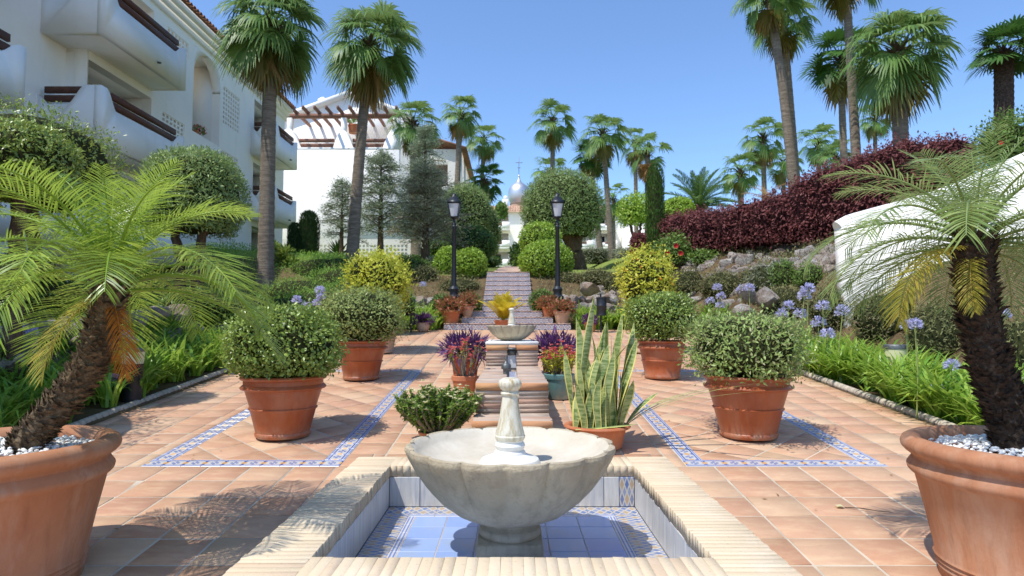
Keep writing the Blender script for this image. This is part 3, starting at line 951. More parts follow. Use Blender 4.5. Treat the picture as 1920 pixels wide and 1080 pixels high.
mb.build('nozzle_cap', M['grey_metal'], nz)

# ------------------------------------------------------------------ stairs
stairs = MB()
SZ0 = SL * STAIR_Y
RIS, TRD = 0.155, 0.42
steps = []
for k in range(11):
    hw = [1.49, 1.10, 0.87][k] if k < 3 else 0.645
    y0 = STAIR_Y + k * TRD
    steps.append((hw, y0, SZ0 + RIS * k))
    y1 = y0 + TRD + 0.02 if k < 10 else y0 + 0.6
    stairs.box((STAIR_X - hw + 0.004, y0 + 0.015, SZ0 - 0.3 + RIS * k * 0.8), (STAIR_X + hw - 0.004, y1, SZ0 + RIS * (k + 1) - 0.022))
st_o = stairs.build('steps', M['mortar'])
tag(st_o, 'garden steps with patterned tile risers climbing to the upper lawn', kind='structure')
RT = 0.148
for k, (hw, y0, z0) in enumerate(steps):
    n = int(round(2 * hw / RT)); w = 2 * hw / n
    me = uv_tile('riser_tile', w - 0.002, RIS - 0.026, 0.012, M['riser'], 'y')
    for i in range(n):
        link('riser_tile', me, st_o, (STAIR_X - hw + (i + .5) * w, y0 + 0.003, z0 + (RIS - 0.024) / 2))
    n = int(round(2 * hw / 0.30)); w = 2 * hw / n
    d = TRD if k < 10 else 0.6
    for i in range(n):
        m1 = MB(); m1.cbox((-w / 2 + 0.002, 0.008, -0.022), (w / 2 - 0.002, d - 0.004, 0), 0.004, 0.0015)
        link('tread_tile', m1.mesh('tread_tile', M['path']), st_o, (STAIR_X - hw + (i + .5) * w, y0 - 0.012, z0 + RIS))
# the upper path
mb = MB()
py_ = [19.7, 22, 26, 30, 36, 44, 52, 60]
V = []
for y in py_:
    for s in (-1, 1):
        V.append((STAIR_X + 0.25 + s * 0.72, y, float(np.interp(y, BASE_Y, BASE_Z)) + 0.05))
mb.add(V, np.array([(2 * i, 2 * i + 1, 2 * i + 3, 2 * i + 2) for i in range(len(py_) - 1)]))
tag(mb.build('path', M['path']), 'pink paved path rising beyond the steps', kind='structure')
# ------------------------------------------------------------------ foliage
def unit(a):
    return a / (np.linalg.norm(a, axis=-1, keepdims=True) + 1e-9)

def leaf_faces(mb, P, D, N, L, W, mi=0, r=None, mid=0.45, fold=0.2):
    """folded four-cornered leaves: base points P, directions D, facing N"""
    n = len(P)
    L = np.broadcast_to(np.asarray(L, float), (n,))[:, None]; W = np.broadcast_to(np.asarray(W, float), (n,))[:, None]
    D = unit(D); Sx = unit(np.cross(D, N)); Nn = np.cross(Sx, D)
    V = np.empty((n, 4, 3))
    V[:, 0] = P
    V[:, 1] = P + D * L * mid + Sx * W / 2 + Nn * W * fold
    V[:, 2] = P + D * L
    V[:, 3] = P + D * L * mid - Sx * W / 2 + Nn * W * fold
    b = np.arange(n)[:, None] * 4
    F = np.concatenate([b + [0, 1, 2], b + [0, 2, 3]])
    rr = rng.uniform(0, 1, n) if r is None else r
    mb.add(V.reshape(-1, 3), F, mi, np.repeat(rr, 4))

def dirs(n, zmin=-1.0):
    z = rng.uniform(zmin, 1, n); a = rng.uniform(0, 2 * math.pi, n)
    s = np.sqrt(1 - z * z)
    return np.c_[s * np.cos(a), s * np.sin(a), z]

def lump(U, k, seed):
    q = np.random.default_rng(seed)
    f = np.zeros(len(U))
    for i in range(5):
        w = q.normal(0, 1, 3) * k; ph = q.uniform(0, 6.28)
        f += np.sin(U @ w + ph) / 5
    return f

ICO = {}
def ico(sub):
    if sub not in ICO:
        bm = bmesh.new(); bmesh.ops.create_icosphere(bm, subdivisions=sub, radius=1.0)
        ICO[sub] = (np.array([v.co[:] for v in bm.verts]), np.array([[v.index for v in f.verts] for f in bm.faces]))
        bm.free()
    return ICO[sub]

def bush(mb, c, rad, n, L, W, rough=0.10, lump_k=3.0, lump_a=0.08, zmin=-0.8, depth=0.16, droop=0.0, out=0.3, seed=0, core=0.84, power=1.0, mi=0, mi_core=1, rbias=0.0):
    """a clipped or loose bush: leaves through the outer shell of an uneven ellipsoid, a solid twig-coloured core added inside to block light"""
    c = np.asarray(c, float); rad = np.asarray(rad, float)
    U = dirs(n, zmin)
    if power != 1.0:                       # squarer than a ball
        Us = np.sign(U) * np.abs(U) ** power
        Us = Us / np.max(np.linalg.norm(Us, axis=1))
        U2 = Us
    else:
        U2 = U
    k = 1 + lump_a * lump(U, lump_k, seed) * 1.6
    s = k - np.abs(rng.normal(0, depth, n)) + rng.normal(0, rough * 0.25, n)
    P = c + U2 * rad * s[:, None]
    Nm = unit(U / rad)
    D = Nm * out + dirs(n) * 0.9 + np.array([0, 0, 0.3 - droop])
    Nf = unit(Nm + dirs(n) * 0.55 + np.array([0, 0, 0.45]))
    sz = rng.uniform(0.65, 1.25, n)
    r = np.clip(rng.uniform(0, 1, n) * 0.8 + 0.15 * (lump(U, 6, seed + 5) + 0.5) + rbias, 0, 1)
    leaf_faces(mb, P, D, Nf, L * sz, W * sz, mi, r)
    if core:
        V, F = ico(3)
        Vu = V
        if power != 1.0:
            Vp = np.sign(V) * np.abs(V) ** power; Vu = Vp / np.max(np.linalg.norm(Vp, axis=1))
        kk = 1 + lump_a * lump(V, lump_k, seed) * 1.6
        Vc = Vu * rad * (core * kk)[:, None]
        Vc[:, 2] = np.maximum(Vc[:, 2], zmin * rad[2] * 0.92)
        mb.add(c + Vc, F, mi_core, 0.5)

def trunk(mb, P, r0, r1, seg=10, flare=1.3, rings=0.0, n=26, mi=0, wob=0.0):
    """tapered trunk along the control points P"""
    P = np.asarray([tuple(p) for p in P], float)
    t = np.linspace(0, 1, n); tp = np.linspace(0, 1, len(P))
    if len(P) >= 3:
        co = [np.polyfit(tp, P[:, i], min(3, len(P) - 1)) for i in range(3)]
        Q = np.stack([np.polyval(k, t) for k in co], -1)
    else:
        Q = np.stack([np.interp(t, tp, P[:, i]) for i in range(3)], -1)
    if wob:
        Q += rng.normal(0, wob, Q.shape) * np.sin(t * math.pi)[:, None]
    rad = r0 + (r1 - r0) * t
    rad = rad * (1 + (flare - 1) * np.exp(-t * 14))
    if rings:
        rad = rad * (1 + rings * (np.arange(n) % 2 * 2 - 1))
    mb.tube(Q, rad, seg, mi)
    return Q

# ---- fan palm fronds: one mesh for each lean
def fan_frond(name, elev, mat, seed, segs=26, span=118, droop=0.35, pet=0.42, cup=0.25, wide=1.0):
    q = np.random.default_rng(seed)
    mb = MB()
    e = R(elev)
    n = 7
    t = np.linspace(0, 1, n)
    ang = e - t * R(22 + 10 * q.uniform(-1, 1))
    dx = np.cos(ang) * pet / (n - 1); dz = np.sin(ang) * pet / (n - 1)
    P = np.stack([np.concatenate([[0], np.cumsum(dx[:-1])]), np.zeros(n), np.concatenate([[0], np.cumsum(dz[:-1])])], -1)
    mb.tube(P, np.linspace(0.014, 0.007, n), 4, 0, 0.75)
    hub = P[-1]
    a1 = ang[-1] - R(14)
    ax = np.array([math.cos(a1), 0, math.sin(a1)]); sd = np.array([0, 1.0, 0]); nm = np.cross(ax, sd)
    if nm[2] < 0: nm = -nm
    A = np.linspace(-span, span, segs + 1)
    step = R(A[1] - A[0])
    for i in range(segs):
        am = R((A[i] + A[i + 1]) / 2) + q.normal(0, 0.02)
        ln = (1 - pet) * (0.72 + 0.28 * math.cos(am * 0.55)) * q.uniform(0.92, 1.06) * wide
        d = ax * math.cos(am) + sd * math.sin(am)
        d = d + nm * cup * abs(math.sin(am)) ** 1.5
        d /= np.linalg.norm(d)
        s = np.cross(nm, d); s /= np.linalg.norm(s)
        ts = [0.02, 0.5, 0.78, 1.0]
        hw = [0.004, math.tan(step / 2) * 0.5 * ln * 1.05, math.tan(step / 2) * 0.5 * ln * 0.75, 0.002]
        dr = droop * q.uniform(0.7, 1.4)
        row = []
        for tt, w in zip(ts, hw):
            c = hub + d * ln * tt
            g = max(0, tt - 0.4) / 0.6
            c = c + np.array([0, 0, -1]) * dr * ln * g ** 1.8
            c = c - d * ln * 0.25 * dr * g ** 2
            row += [c - s * w + nm * w * 0.35, c + s * w - nm * w * 0.35]
        F = np.array([(0, 1, 3, 2), (2, 3, 5, 4), (4, 5, 7, 6)])
        mb.add(row, F, 0, np.full(8, np.clip(q.uniform(0.15, 0.85), 0, 1)))
    return mb.mesh(name, [mat])

FANS = {}
def fan_set(key, mat, old, droop, segs=26, pet=0.42, span=118, cup=0.25):
    d = []
    for e in (82, 62, 44, 26, 8, -12, -32, -52):
        m_ = old if e <= -52 else mat
        d.append([fan_frond('frond', e, m_, hash((key, e, k)) % 10007 if False else (e + 90) * 3 + k * 7 + len(key), segs, span, droop, pet, cup) for k in range(2)])
    d.append([fan_frond('frond', -74, M['fan_dead'], 900 + k, max(14, segs - 6), 100, 0.5, pet, 0.5) for k in range(2)])
    FANS[key] = d

def fan_palm(label, base, crown, Rr, tr, n=34, key='near', dead=0, bark='bark_palm', group=None, mid=None, low=6, skirt=True, spread=1.0, tr_top=None, seg=12):
    base = Vector(base); crown = Vector(crown)
    t = thing('fan_palm', label, 'palm tree', base, 0, group)
    mb = MB()
    P = [(0, 0, -0.3), (crown - base) * 0.5 + (mid or Vector((0, 0, 0))), crown - base]
    trunk(mb, P, tr, tr_top or tr * 0.72, seg, 1.35, 0.025, 60)
    mb.build('trunk', M[bark], t, smooth=True)
    top = crown - base
    # crown shaft: old boots and bud
    mb = MB()
    m_ = 26
    a = np.arange(m_) * 2.4; h = np.linspace(-0.26, 0.06, m_) * Rr
    Pb = np.c_[np.cos(a) * tr * 0.72, np.sin(a) * tr * 0.72, h]
    Db = np.c_[np.cos(a), np.sin(a), np.full(m_, 1.1)]
    leaf_faces(mb, Pb, Db, np.c_[np.cos(a), np.sin(a), np.zeros(m_)], 0.2 * Rr, 0.09 * Rr, 0, None, 0.5, -0.2)
    mb.tube([(0, 0, -0.2 * Rr), (0, 0, 0.12 * Rr)], [tr * 0.8, tr * 0.35], 8, 0, 0.3)
    mb.build('crown_shaft', M['bark_dark'], t).location = top
    ga = 2.39996
    a0 = rnd(0, 6.28)
    for i in range(n):
        u = (i + 0.5) / n
        ci = min(7, int(u ** 0.9 * (8 if skirt else low) * 1.0))
        me = random.choice(FANS[key][ci])
        s = Rr * rnd(0.9, 1.1) * (0.8 if ci == 0 else 1.0)
        z = 0.06 * Rr * (1 - 2 * u)
        link('frond', me, t, top + Vector((0, 0, z)), (rnd(-.15, .15), rnd(-.12, .12), a0 + i * ga + rnd(-.25, .25)), (s * spread, s, s))
    for i in range(dead):
        me = random.choice(FANS[key][8])
        s = Rr * rnd(0.75, 1.0)
        link('frond', me, t, top + Vector((0, 0, -0.1 * Rr)), (rnd(-.2, .2), rnd(-.2, .2), rnd(0, 6.28)), s)
    return t

# ---- feather fronds
def feather_frond(name, elev, curve, mat, seed, pairs=46, ll=0.24, lw=0.014, droop=0.5, vee=0.35, stem=0.12, stem_r=0.011, tip=0.25, rb=0.0):
    q = np.random.default_rng(seed)
    mb = MB()
    n = 24
    t = np.linspace(0, 1, n)
    ang = R(elev) - R(curve) * t ** 1.15
    side = q.uniform(-0.12, 0.12)
    st = 1.0 / (n - 1)
    P = np.zeros((n, 3))
    for i in range(1, n):
        P[i] = P[i - 1] + st * np.array([math.cos(ang[i]), side * t[i], math.sin(ang[i])])
    mb.tube(P, np.linspace(stem_r, stem_r * 0.25, n), 5, 0, 0.8)
    T = unit(np.gradient(P, axis=0))
    for i in range(pairs):
        u = stem + (1 - stem) * (i + 0.5) / pairs
        p = np.array([np.interp(u, t, P[:, k]) for k in range(3)])
        tg = unit(np.array([np.interp(u, t, T[:, k]) for k in range(3)]))
        sy = np.array([0, 1.0, 0]); sy = unit(sy - tg * (sy @ tg))
        up = np.cross(tg, sy)
        if up @ np.array([-math.sin(R(elev)), 0, math.cos(R(elev))]) < 0: up = -up
        w = (u - stem) / (1 - stem)
        L = ll * (0.45 + 0.55 * math.sin(min(1, w * 1.6 + 0.15) * math.pi / 2)) * (1 - (1 - tip) * max(0, (w - 0.55) / 0.45) ** 1.6)
        for s in (-1, 1):
            fw = 0.45 + 0.6 * w + q.normal(0, 0.07)
            d = unit(s * sy * 1.0 + tg * fw + up * (vee + q.normal(0, 0.08)))
            l2 = L * q.uniform(0.92, 1.08)
            nb = unit(np.cross(d, tg) * -s)
            sx = unit(np.cross(d, nb))
            ts = np.array([0, 0.35, 0.7, 1.0]); ww = np.array([0.45, 1.0, 0.75, 0.03]) * lw
            row = []
            dr = droop * q.uniform(0.6, 1.3)
            for tt, w_ in zip(ts, ww):
                c = p + d * l2 * tt + np.array([0, 0, -1]) * dr * l2 * tt ** 2.0 * (1 - 0.3 * tt)
                row += [c - sx * w_ / 2, c + sx * w_ / 2]
            mb.add(row, np.array([(0, 1, 3, 2), (2, 3, 5, 4), (4, 5, 7, 6)]), 0, np.full(8, np.clip(q.uniform(0.1, 0.9) + rb, 0, 1)))
    return mb.mesh(name, [mat])

# ---- strap leaf clumps
def strap_mass(mb, pts, nl, L, W, seed=0, mi=0, rbias=0.0):
    q = np.random.default_rng(seed)
    n = len(pts) * nl
    base = np.repeat(np.asarray(pts, float), nl, 0) + np.c_[q.normal(0, 0.035, (n, 2)), np.zeros(n)]
    az = q.uniform(0, 6.283, n)
    el = R(1) * q.uniform(48, 86, n)
    ln = L * q.uniform(0.6, 1.1, n); w = W * q.uniform(0.7, 1.15, n)
    hd = np.c_[np.cos(az), np.sin(az), np.zeros(n)]; sd = np.c_[-np.sin(az), np.cos(az), np.zeros(n)]
    k = 6
    V = np.zeros((n, k, 2, 3))
    p = base.copy()
    a = el.copy()
    bend = R(1) * q.uniform(50, 125, n)
    for i in range(k):
        t = i / (k - 1)
        wd = w * [0.7, 0.95, 1.0, 0.95, 0.7, 0.06][i] / 2
        V[:, i, 0] = p - sd * wd[:, None]; V[:, i, 1] = p + sd * wd[:, None]
        a = el - bend * t ** 1.5
        p = p + (hd * np.cos(a)[:, None] + np.array([0, 0, 1]) * np.sin(a)[:, None]) * (ln / (k - 1))[:, None]
    V = V.reshape(-1, 3)
    b = np.arange(n)[:, None] * (2 * k)
    F = np.concatenate([b + [2 * i, 2 * i + 1, 2 * i + 3, 2 * i + 2] for i in range(k - 1)])
    mb.add(V, F, mi, np.repeat(np.clip(q.uniform(0, 1, n) * 0.85 + rbias, 0, 1), 2 * k))

def umbel(mb, c, r, n=60, mi=0):
    U = dirs(n, -0.45)
    leaf_faces(mb, np.asarray(c) + U * r * 0.45, U + dirs(n) * 0.25, dirs(n), r * 0.62, r * 0.28, mi)
    leaf_faces(mb, np.asarray(c) + U * r * 0.9, dirs(n) + U * 0.3, U, r * 0.28, r * 0.2, mi)

ROCKS = []
def rock_meshes():
    V, F = ico(2)
    for s in range(7):
        q = np.random.default_rng(40 + s)
        W = V * (1 + 0.35 * lump(V, 1.8, s)[:, None] + 0.26 * lump(V, 5.0, s + 50)[:, None])
        for _ in range(11):
            nrm = unit(q.normal(0, 1, 3)); d = q.uniform(0.62, 0.85)
            over = np.maximum(0, W @ nrm - d)
            W = W - over[:, None] * nrm * 0.9
        W = W + q.normal(0, 0.03, W.shape)
        m1 = MB(); m1.add(W, F, 0, 0.0)
        ROCKS.append(m1.mesh('rock', [M['rock']], smooth=32))
# ------------------------------------------------------------------ buildings
def wall_holes(mb, org, ud, vd, nd, u0, u1, v0, v1, holes, th, mi=0):
    """a wall of thickness th with rectangular openings; ud/vd along it, nd outwards"""
    org, ud, vd, nd = (np.asarray(a, float) for a in (org, ud, vd, nd))
    us = sorted({u0, u1, *[h[0] for h in holes], *[h[2] for h in holes]}); vs_ = sorted({v0, v1, *[h[1] for h in holes], *[h[3] for h in holes]})
    us = [u for u in us if u0 <= u <= u1]; vs_ = [v for v in vs_ if v0 <= v <= v1]
    def q(a, b, c, d): mb.add([a, b, c, d], np.array([(0, 1, 2, 3)]), mi)
    pt = lambda u, v, k: org + ud * u + vd * v - nd * th * k
    for i in range(len(us) - 1):
        for j in range(len(vs_) - 1):
            cu, cv = (us[i] + us[i + 1]) / 2, (vs_[j] + vs_[j + 1]) / 2
            if any(h[0] < cu < h[2] and h[1] < cv < h[3] for h in holes): continue
            a, b, c, d = us[i], us[i + 1], vs_[j], vs_[j + 1]
            q(pt(a, c, 0), pt(b, c, 0), pt(b, d, 0), pt(a, d, 0))
            q(pt(b, c, 1), pt(a, c, 1), pt(a, d, 1), pt(b, d, 1))
    def rim(a, b, c, d, inside):
        P = [(a, c), (b, c), (b, d), (a, d)]
        for k in range(4):
            (x0, y0), (x1, y1) = P[k], P[(k + 1) % 4]
            f = [pt(x0, y0, 0), pt(x1, y1, 0), pt(x1, y1, 1), pt(x0, y0, 1)]
            q(*(f if inside else f[::-1]))
    for h in holes: rim(*[h[0], h[2], h[1], h[3]], True)
    rim(u0, u1, v0, v1, False)

def profile_wall(mb, org, ud, vd, nd, pts, th, mi=0):
    """flat outline pts (u, v) thickened by th"""
    org, ud, vd, nd = (np.asarray(a, float) for a in (org, ud, vd, nd))
    n = len(pts)
    A = [org + ud * u + vd * v for u, v in pts]; B = [a - nd * th for a in A]
    F = [list(range(n)), list(range(2 * n - 1, n - 1, -1))]
    F += [(j, i, i + n, j + n) for i, j in ((i, (i + 1) % n) for i in range(n))]
    mb.add(A + B, F, mi)

def lattice(parent, y0, y1, z0, z1, ny, nz, x, name='lattice'):
    mb = MB()
    w, h = (y1 - y0) / ny, (z1 - z0) / nz
    hs = [(i * w + w * 0.2, j * h + h * 0.2, (i + 1) * w - w * 0.2, (j + 1) * h - h * 0.2) for i in range(ny) for j in range(nz)]
    wall_holes(mb, (x, y0, z0), (0, 1, 0), (0, 0, 1), (1, 0, 0), 0, y1 - y0, 0, z1 - z0, hs, 0.06)
    return mb.build(name, M['wall'], parent)

UY, UZ, UX = (0, 1, 0), (0, 0, 1), (1, 0, 0)
bl = thing('apartment_building', 'white three storey apartment block with brown railed balconies on the left', 'building', (0, 0, 0))
F0, F1, FB, BF = -11.2, -10.7, -11.8, -9.7
LV = [3.1, 5.75, 8.4]; TOPZ = 11.55
# bays: (recess start, recess end, balcony start, balcony end)
BAYS = [(9.6, 12.4, 8.6, 12.4), (15.7, 18.5, 14.7, 18.5), (25.9, 28.3, 25.6, 28.3)]
NICHE = (20.9, 22.85, 7.95, 9.9)
LAT = [(19.25, 20.55, 10.2, 10.72, 6, 3), (19.1, 20.4, 7.42, 7.98, 6, 4), (23.1, 24.5, 8.9, 10.3, 7, 8), (23.1, 24.5, 6.5, 7.9, 7, 8), (23.1, 24.5, 3.9, 5.3, 7, 8), (19.1, 20.4, 4.75, 5.3, 6, 4)]
def openings(y0, y1):
    return [(a - 0.0, z + 0.12, b, z + 2.42) for a, b, c, d in BAYS for z in LV if y0 <= a and b <= y1]
body = MB()
# facade pieces: the stretch nearer than the second recess stands further back
wall_holes(body, (F0, 0, 0), UY, UZ, UX, 3.0, 15.7, 0.5, TOPZ, openings(3, 15.7), 0.3)
hs = openings(15.6, 30) + [(l[0], l[2], l[1], l[3]) for l in LAT] + [(NICHE[0], NICHE[2], NICHE[1], NICHE[3] + 0.98)]
wall_holes(body, (F1, 0, 0), UY, UZ, UX, 15.7, 29.4, 0.5, TOPZ, hs, 0.3)
body.box((FB - 0.3, 3.0, 0.5), (FB, 29.4, TOPZ))                     # back of the recesses
body.box((F0, 15.6, 0.5), (F1 - 0.002, 15.698, TOPZ))
body.box((-24, 29.1, 0.5), (FB - 0.3, 29.4, TOPZ)); body.box((-24, 3.0, 0.5), (-23.7, 29.1, TOPZ)); body.box((-24, 3.0, 0.5), (FB - 0.3, 3.3, TOPZ))
body.box((FB, 29.1, 0.5), (F1 - 0.3, 29.398, TOPZ)); body.box((FB, 3.0, 0.5), (F0 - 0.3, 3.2, TOPZ))
for a, b, c, d in BAYS:                                            # side and floor of each recess
    xf = F0 if b < 15 else F1
    for z in LV:
        body.box((FB, a - 0.12, z + 0.0), (xf - 0.3, a, z + 2.55)); body.box((FB, b, z + 0.0), (xf - 0.3, b + 0.12, z + 2.55))
        body.box((FB, a, z + 0.02), (xf - 0.002, b, z + 0.119)); body.box((FB, a, z + 2.421), (xf - 0.302, b, z + 2.5))
# niche with a round head
ny0, ny1, nz0, nz1 = NICHE
nr = (ny1 - ny0) / 2
for s in (0, 1):
    pts = []
    for k in range(13):
        th = math.pi / 2 * k / 12
        pts.append((ny0 + nr - nr * math.cos(th) if s == 0 else ny1 - nr + nr * math.cos(th), nz1 + 0.98 * math.sin(th)))
    pts = pts + [((ny0, nz1 + 0.98) if s == 0 else (ny1, nz1 + 0.98))]
    if s == 0: pts = pts[::-1]
    profile_wall(body, (F1 - 0.001, 0, 0), UY, UZ, UX, pts, 0.29)
body.box((FB, ny0, nz0 - 0.1), (F1 - 0.3, ny1, nz0)); body.box((FB, ny0 - 0.1, nz0), (F1 - 0.3, ny0, nz1 + 1.1)); body.box((FB, ny1, nz0), (F1 - 0.3, ny1 + 0.1, nz1 + 1.1)); body.box((FB, ny0, nz1 + 1.0), (F1 - 0.3, ny1, nz1 + 1.1))
body.build('wall', M['wall'], bl)
for l in LAT: lattice(bl, *l, F1 - 0.02)
# balconies
def hump(u0, u1, base, side, hh=0.48, n=10):
    """rounded shoulder between u0 (high) and u1 (low)"""
    return [(u0 + (u1 - u0) * k / n, base + hh * (math.cos(k / n * math.pi) * 0.5 + 0.5) ** 0.8) for k in range(n + 1)]
PH = 0.92
def balcony(a, b, zs, xf, wide_end=True):
    mb = MB()
    L = b - a; d = BF - xf
    pts = [(0, 0), (L, 0), (L, PH + 0.32)] + [(L - u, v) for u, v in hump(0.12, 0.62, PH, 1, 0.32)] + [(u, v) for u, v in hump(0.2, 0.6, PH, 1, 0.46)][::-1] + [(0, PH + 0.46)]
    profile_wall(mb, (BF, a, zs), UY, UZ, UX, pts, 0.16)
    pts = [(0, 0), (d - 0.161, 0), (d - 0.161, PH + 0.46)] + [(d - 0.161 - u, v) for u, v in hump(0.2, 0.62, PH, 1, 0.46)] + [(0.25, PH), (0.0, PH + 0.25)]
    profile_wall(mb, (xf + 0.001, a, zs), UX, UZ, (0, -1, 0), pts, 0.16)
    profile_wall(mb, (xf + 0.001, b - 0.16, zs), UX, UZ, (0, -1, 0), [(0, 0), (d - 0.161, 0), (d - 0.161, PH + 0.3), (0, PH + 0.3)], 0.16)
    mb.box((xf + 0.001, a + 0.161, zs + 0.001), (BF - 0.161, b - 0.161, zs + 0.16))
    o = mb.build('balcony', M['wall'], bl)
    for k in range(2):
        z = zs + PH + 0.08 + k * 0.21
        m1 = MB(); m1.cbox((BF - 0.12, a + 0.5, z), (BF - 0.05, b - 0.35, z + 0.155), 0.006); m1.build('rail', M['wood'], o)
        m1 = MB(); m1.cbox((xf + 0.12, a + 0.05, z), (BF - 0.5, a + 0.12, z + 0.155), 0.006); m1.build('rail', M['wood'], o)
    m1 = MB(); m1.tube([(BF - 0.03, (a + b) / 2 + 0.4, zs + 0.24), (BF + 0.09, (a + b) / 2 + 0.4, zs + 0.22)], 0.03, 8); m1.build('drain_spout', M['grey_metal'], o)
for i, (ra, rb, a, b) in enumerate(BAYS):
    for z in LV:
        balcony(a, b, z, F0 if i < 2 else F1)
# doors in the recesses
for i, (ra, rb, a, b) in enumerate(BAYS):
    for z in LV:
        m1 = MB(); m1.box((FB, ra + 0.25, z + 0.12), (FB + 0.05, ra + 1.25, z + 2.1)); fr = m1.build('door', M['wall'], bl)
        m1 = MB(); m1.box((FB + 0.051, ra + 0.32, z + 0.2), (FB + 0.06, ra + 1.18, z + 2.02)); m1.build('pane', M['gloom'], fr)
# eaves, cornice and roof
mb = MB()
for k, (o_, z0, z1) in enumerate(((0.08, 11.05, 11.25), (0.2, 11.25, 11.42), (0.34, 11.42, 11.6))):
    mb.box((FB - 0.2, 18.62 if False else 15.7, z0), (F1 + o_, 29.4 + o_ * 0.3, z1 - 0.001))
    mb.box((FB - 0.2, 3.0, z0), (F0 + o_, 15.698, z1 - 0.001))
mb.build('cornice', M['wall'], bl)
mb = MB()
mb.add([(F1 + 0.42, 3, 11.62), (F1 + 0.42, 29.5, 11.62), (-17.4, 29.5, 14.0), (-17.4, 3, 14.0), (-24.3, 3, 11.62), (-24.3, 29.5, 11.62)], np.array([(0, 1, 2, 3), (3, 2, 5, 4)]))
mb.add([(F1 + 0.42, 29.45, 11.62), (-17.4, 29.45, 13.99), (-24.3, 29.45, 11.62)], np.array([(0, 1, 2)]))
mb.add([(F1 + 0.42, 3.05, 11.62), (-17.4, 3.05, 13.99), (-24.3, 3.05, 11.62)], np.array([(0, 2, 1)]))
mb.build('roof', M['roof'], bl)
rt = MB()
th = np.linspace(0, math.pi, 6)
for y in np.arange(3.1, 29.5, 0.21):
    for k in range(3):
        x0, x1 = F1 + 0.5 - k * 0.42, F1 + 0.0 - k * 0.42
        z0, z1 = 11.62 + (F1 + 0.42 - x0) * 0.357, 11.62 + (F1 + 0.42 - x1) * 0.357
        A = [(x0, y + 0.085 * math.cos(t), z0 + 0.03 + 0.085 * math.sin(t)) for t in th] + [(x1, y + 0.07 * math.cos(t), z1 + 0.02 + 0.07 * math.sin(t)) for t in th]
        rt.add(A, np.array([(i, i + 1, i + 7, i + 6) for i in range(5)]), 0, rnd(0, 1))
tag(rt.build('roof_tiles', M['roof'], bl), kind='stuff')

# back gable building
g2 = thing('apartment_building', 'bright white gable house with a brown pergola terrace behind the palms', 'building', (0, 0, 0))
GY, GX0, GX1, GT = 36.0, -15.0, -6.5, 12.03
mb = MB()
hs = [(-11.2 + k * 0.33, 5.0, -11.2 + k * 0.33 + 0.2, 5.18) for k in range(0)]
mb.box((GX0, GY, 2.5), (GX1, GY + 0.4, GT - 0.55)); mb.box((GX1 - 0.4, GY + 0.4, 2.5), (GX1, GY + 14, 13.6)); mb.box((GX0, GY + 0.4, 2.5), (GX0 + 0.4, GY + 14, 13.6))
# humped parapet
xp = np.linspace(GX0, GX1, 120)
def hp(x):
    z = GT - 0.42
    for c, w, h in ((-9.72, 0.42, 1.0), (-6.75, 0.5, 1.1), (-12.9, 0.55, 1.1)):
        z = max(z, GT - 0.42 + h * max(0, 1 - (abs(x - c) / (w * 1.35)) ** 2.2))
    return z
profile_wall(mb, (0, GY, 0), UX, UZ, (0, -1, 0), [(GX0, GT - 0.549)] + [(GX1, GT - 0.549)] + [(float(x), hp(x)) for x in xp[::-1]], 0.36)
mb.box((GX0 + 0.4, GY + 0.4, GT - 0.75), (GX1 - 0.4, GY + 3.0, GT - 0.6))
profile_wall(mb, (0, GY + 2.6, 0), UX, UZ, (0, -1, 0), [(GX0 + 0.4, GT - 0.75), (GX1 - 0.4, GT - 0.75), (GX1 - 0.4, 14.15), (-9.95, 15.55), (GX0 + 0.4, 13.7)], 0.35)
mb.build('wall', M['wall'], g2)
mb = MB()
for s, xe, ze in ((1, GX1 + 0.35, 14.1), (-1, GX0 - 0.3, 13.65)):
    a, b = (-9.95, 15.6), (xe, ze)
    pts = [(a[0], a[1]), (b[0], b[1]), (b[0], b[1] + 0.28), (a[0], a[1] + 0.3)]
    if s < 0: pts = pts[::-1]
    profile_wall(mb, (0, GY + 2.35, 0), UX, UZ, (0, -1, 0), pts, 12.0)
mb.build('roof', M['wall'], g2)
c0 = at(606, 175, GY + 4)
mb = MB(); mb.cbox((c0.x - 0.36, c0.y - 0.36, 14.6), (c0.x + 0.36, c0.y + 0.36, 15.55), 0.03); mb.cbox((c0.x - 0.26, c0.y - 0.26, 15.551), (c0.x + 0.26, c0.y + 0.26, 16.0), 0.2)
ch_ = mb.build('chimney', M['wall'], g2)
mb = MB(); mb.box((c0.x - 0.09, c0.y - 0.38, 15.25), (c0.x + 0.09, c0.y - 0.361, 15.5)); mb.build('vent', M['gloom'], ch_)
for x in (-12.85, -9.72, -6.72):
    mb = MB(); mb.cbox((x - 0.15, GY + 0.05, GT - 0.3), (x + 0.15, GY + 0.33, 13.38), 0.02); mb.build('pillar', M['wall'], g2)
mb = MB(); mb.cbox((GX0 + 0.5, GY + 0.06, 13.382), (GX1 - 0.05, GY + 0.3, 13.62), 0.02); mb.build('beam', M['wood2'], g2)
for k in range(10):
    x = -12.5 + k * 0.66
    m1 = MB(); m1.cbox((x - 0.06, GY - 0.75, 13.622), (x + 0.06, GY + 2.58, 13.82), 0.02); m1.build('rafter', M['wood2'], g2)
for k in range(2):
    for xa, xb in ((-12.3, -10.25), (-9.2, -7.25)):
        m1 = MB(); m1.cbox((xa, GY + 0.08, GT - 0.36 + k * 0.28), (xb, GY + 0.18, GT - 0.16 + k * 0.28), 0.01); m1.build('rail', M['wood2'], g2)
for xa in (-11.6, -10.6):
    m1 = MB(); m1.box((xa, GY + 2.55, GT - 0.6), (xa + 0.9, GY + 2.598, GT + 0.55)); m1.build('terrace_door', M['gloom'], g2)
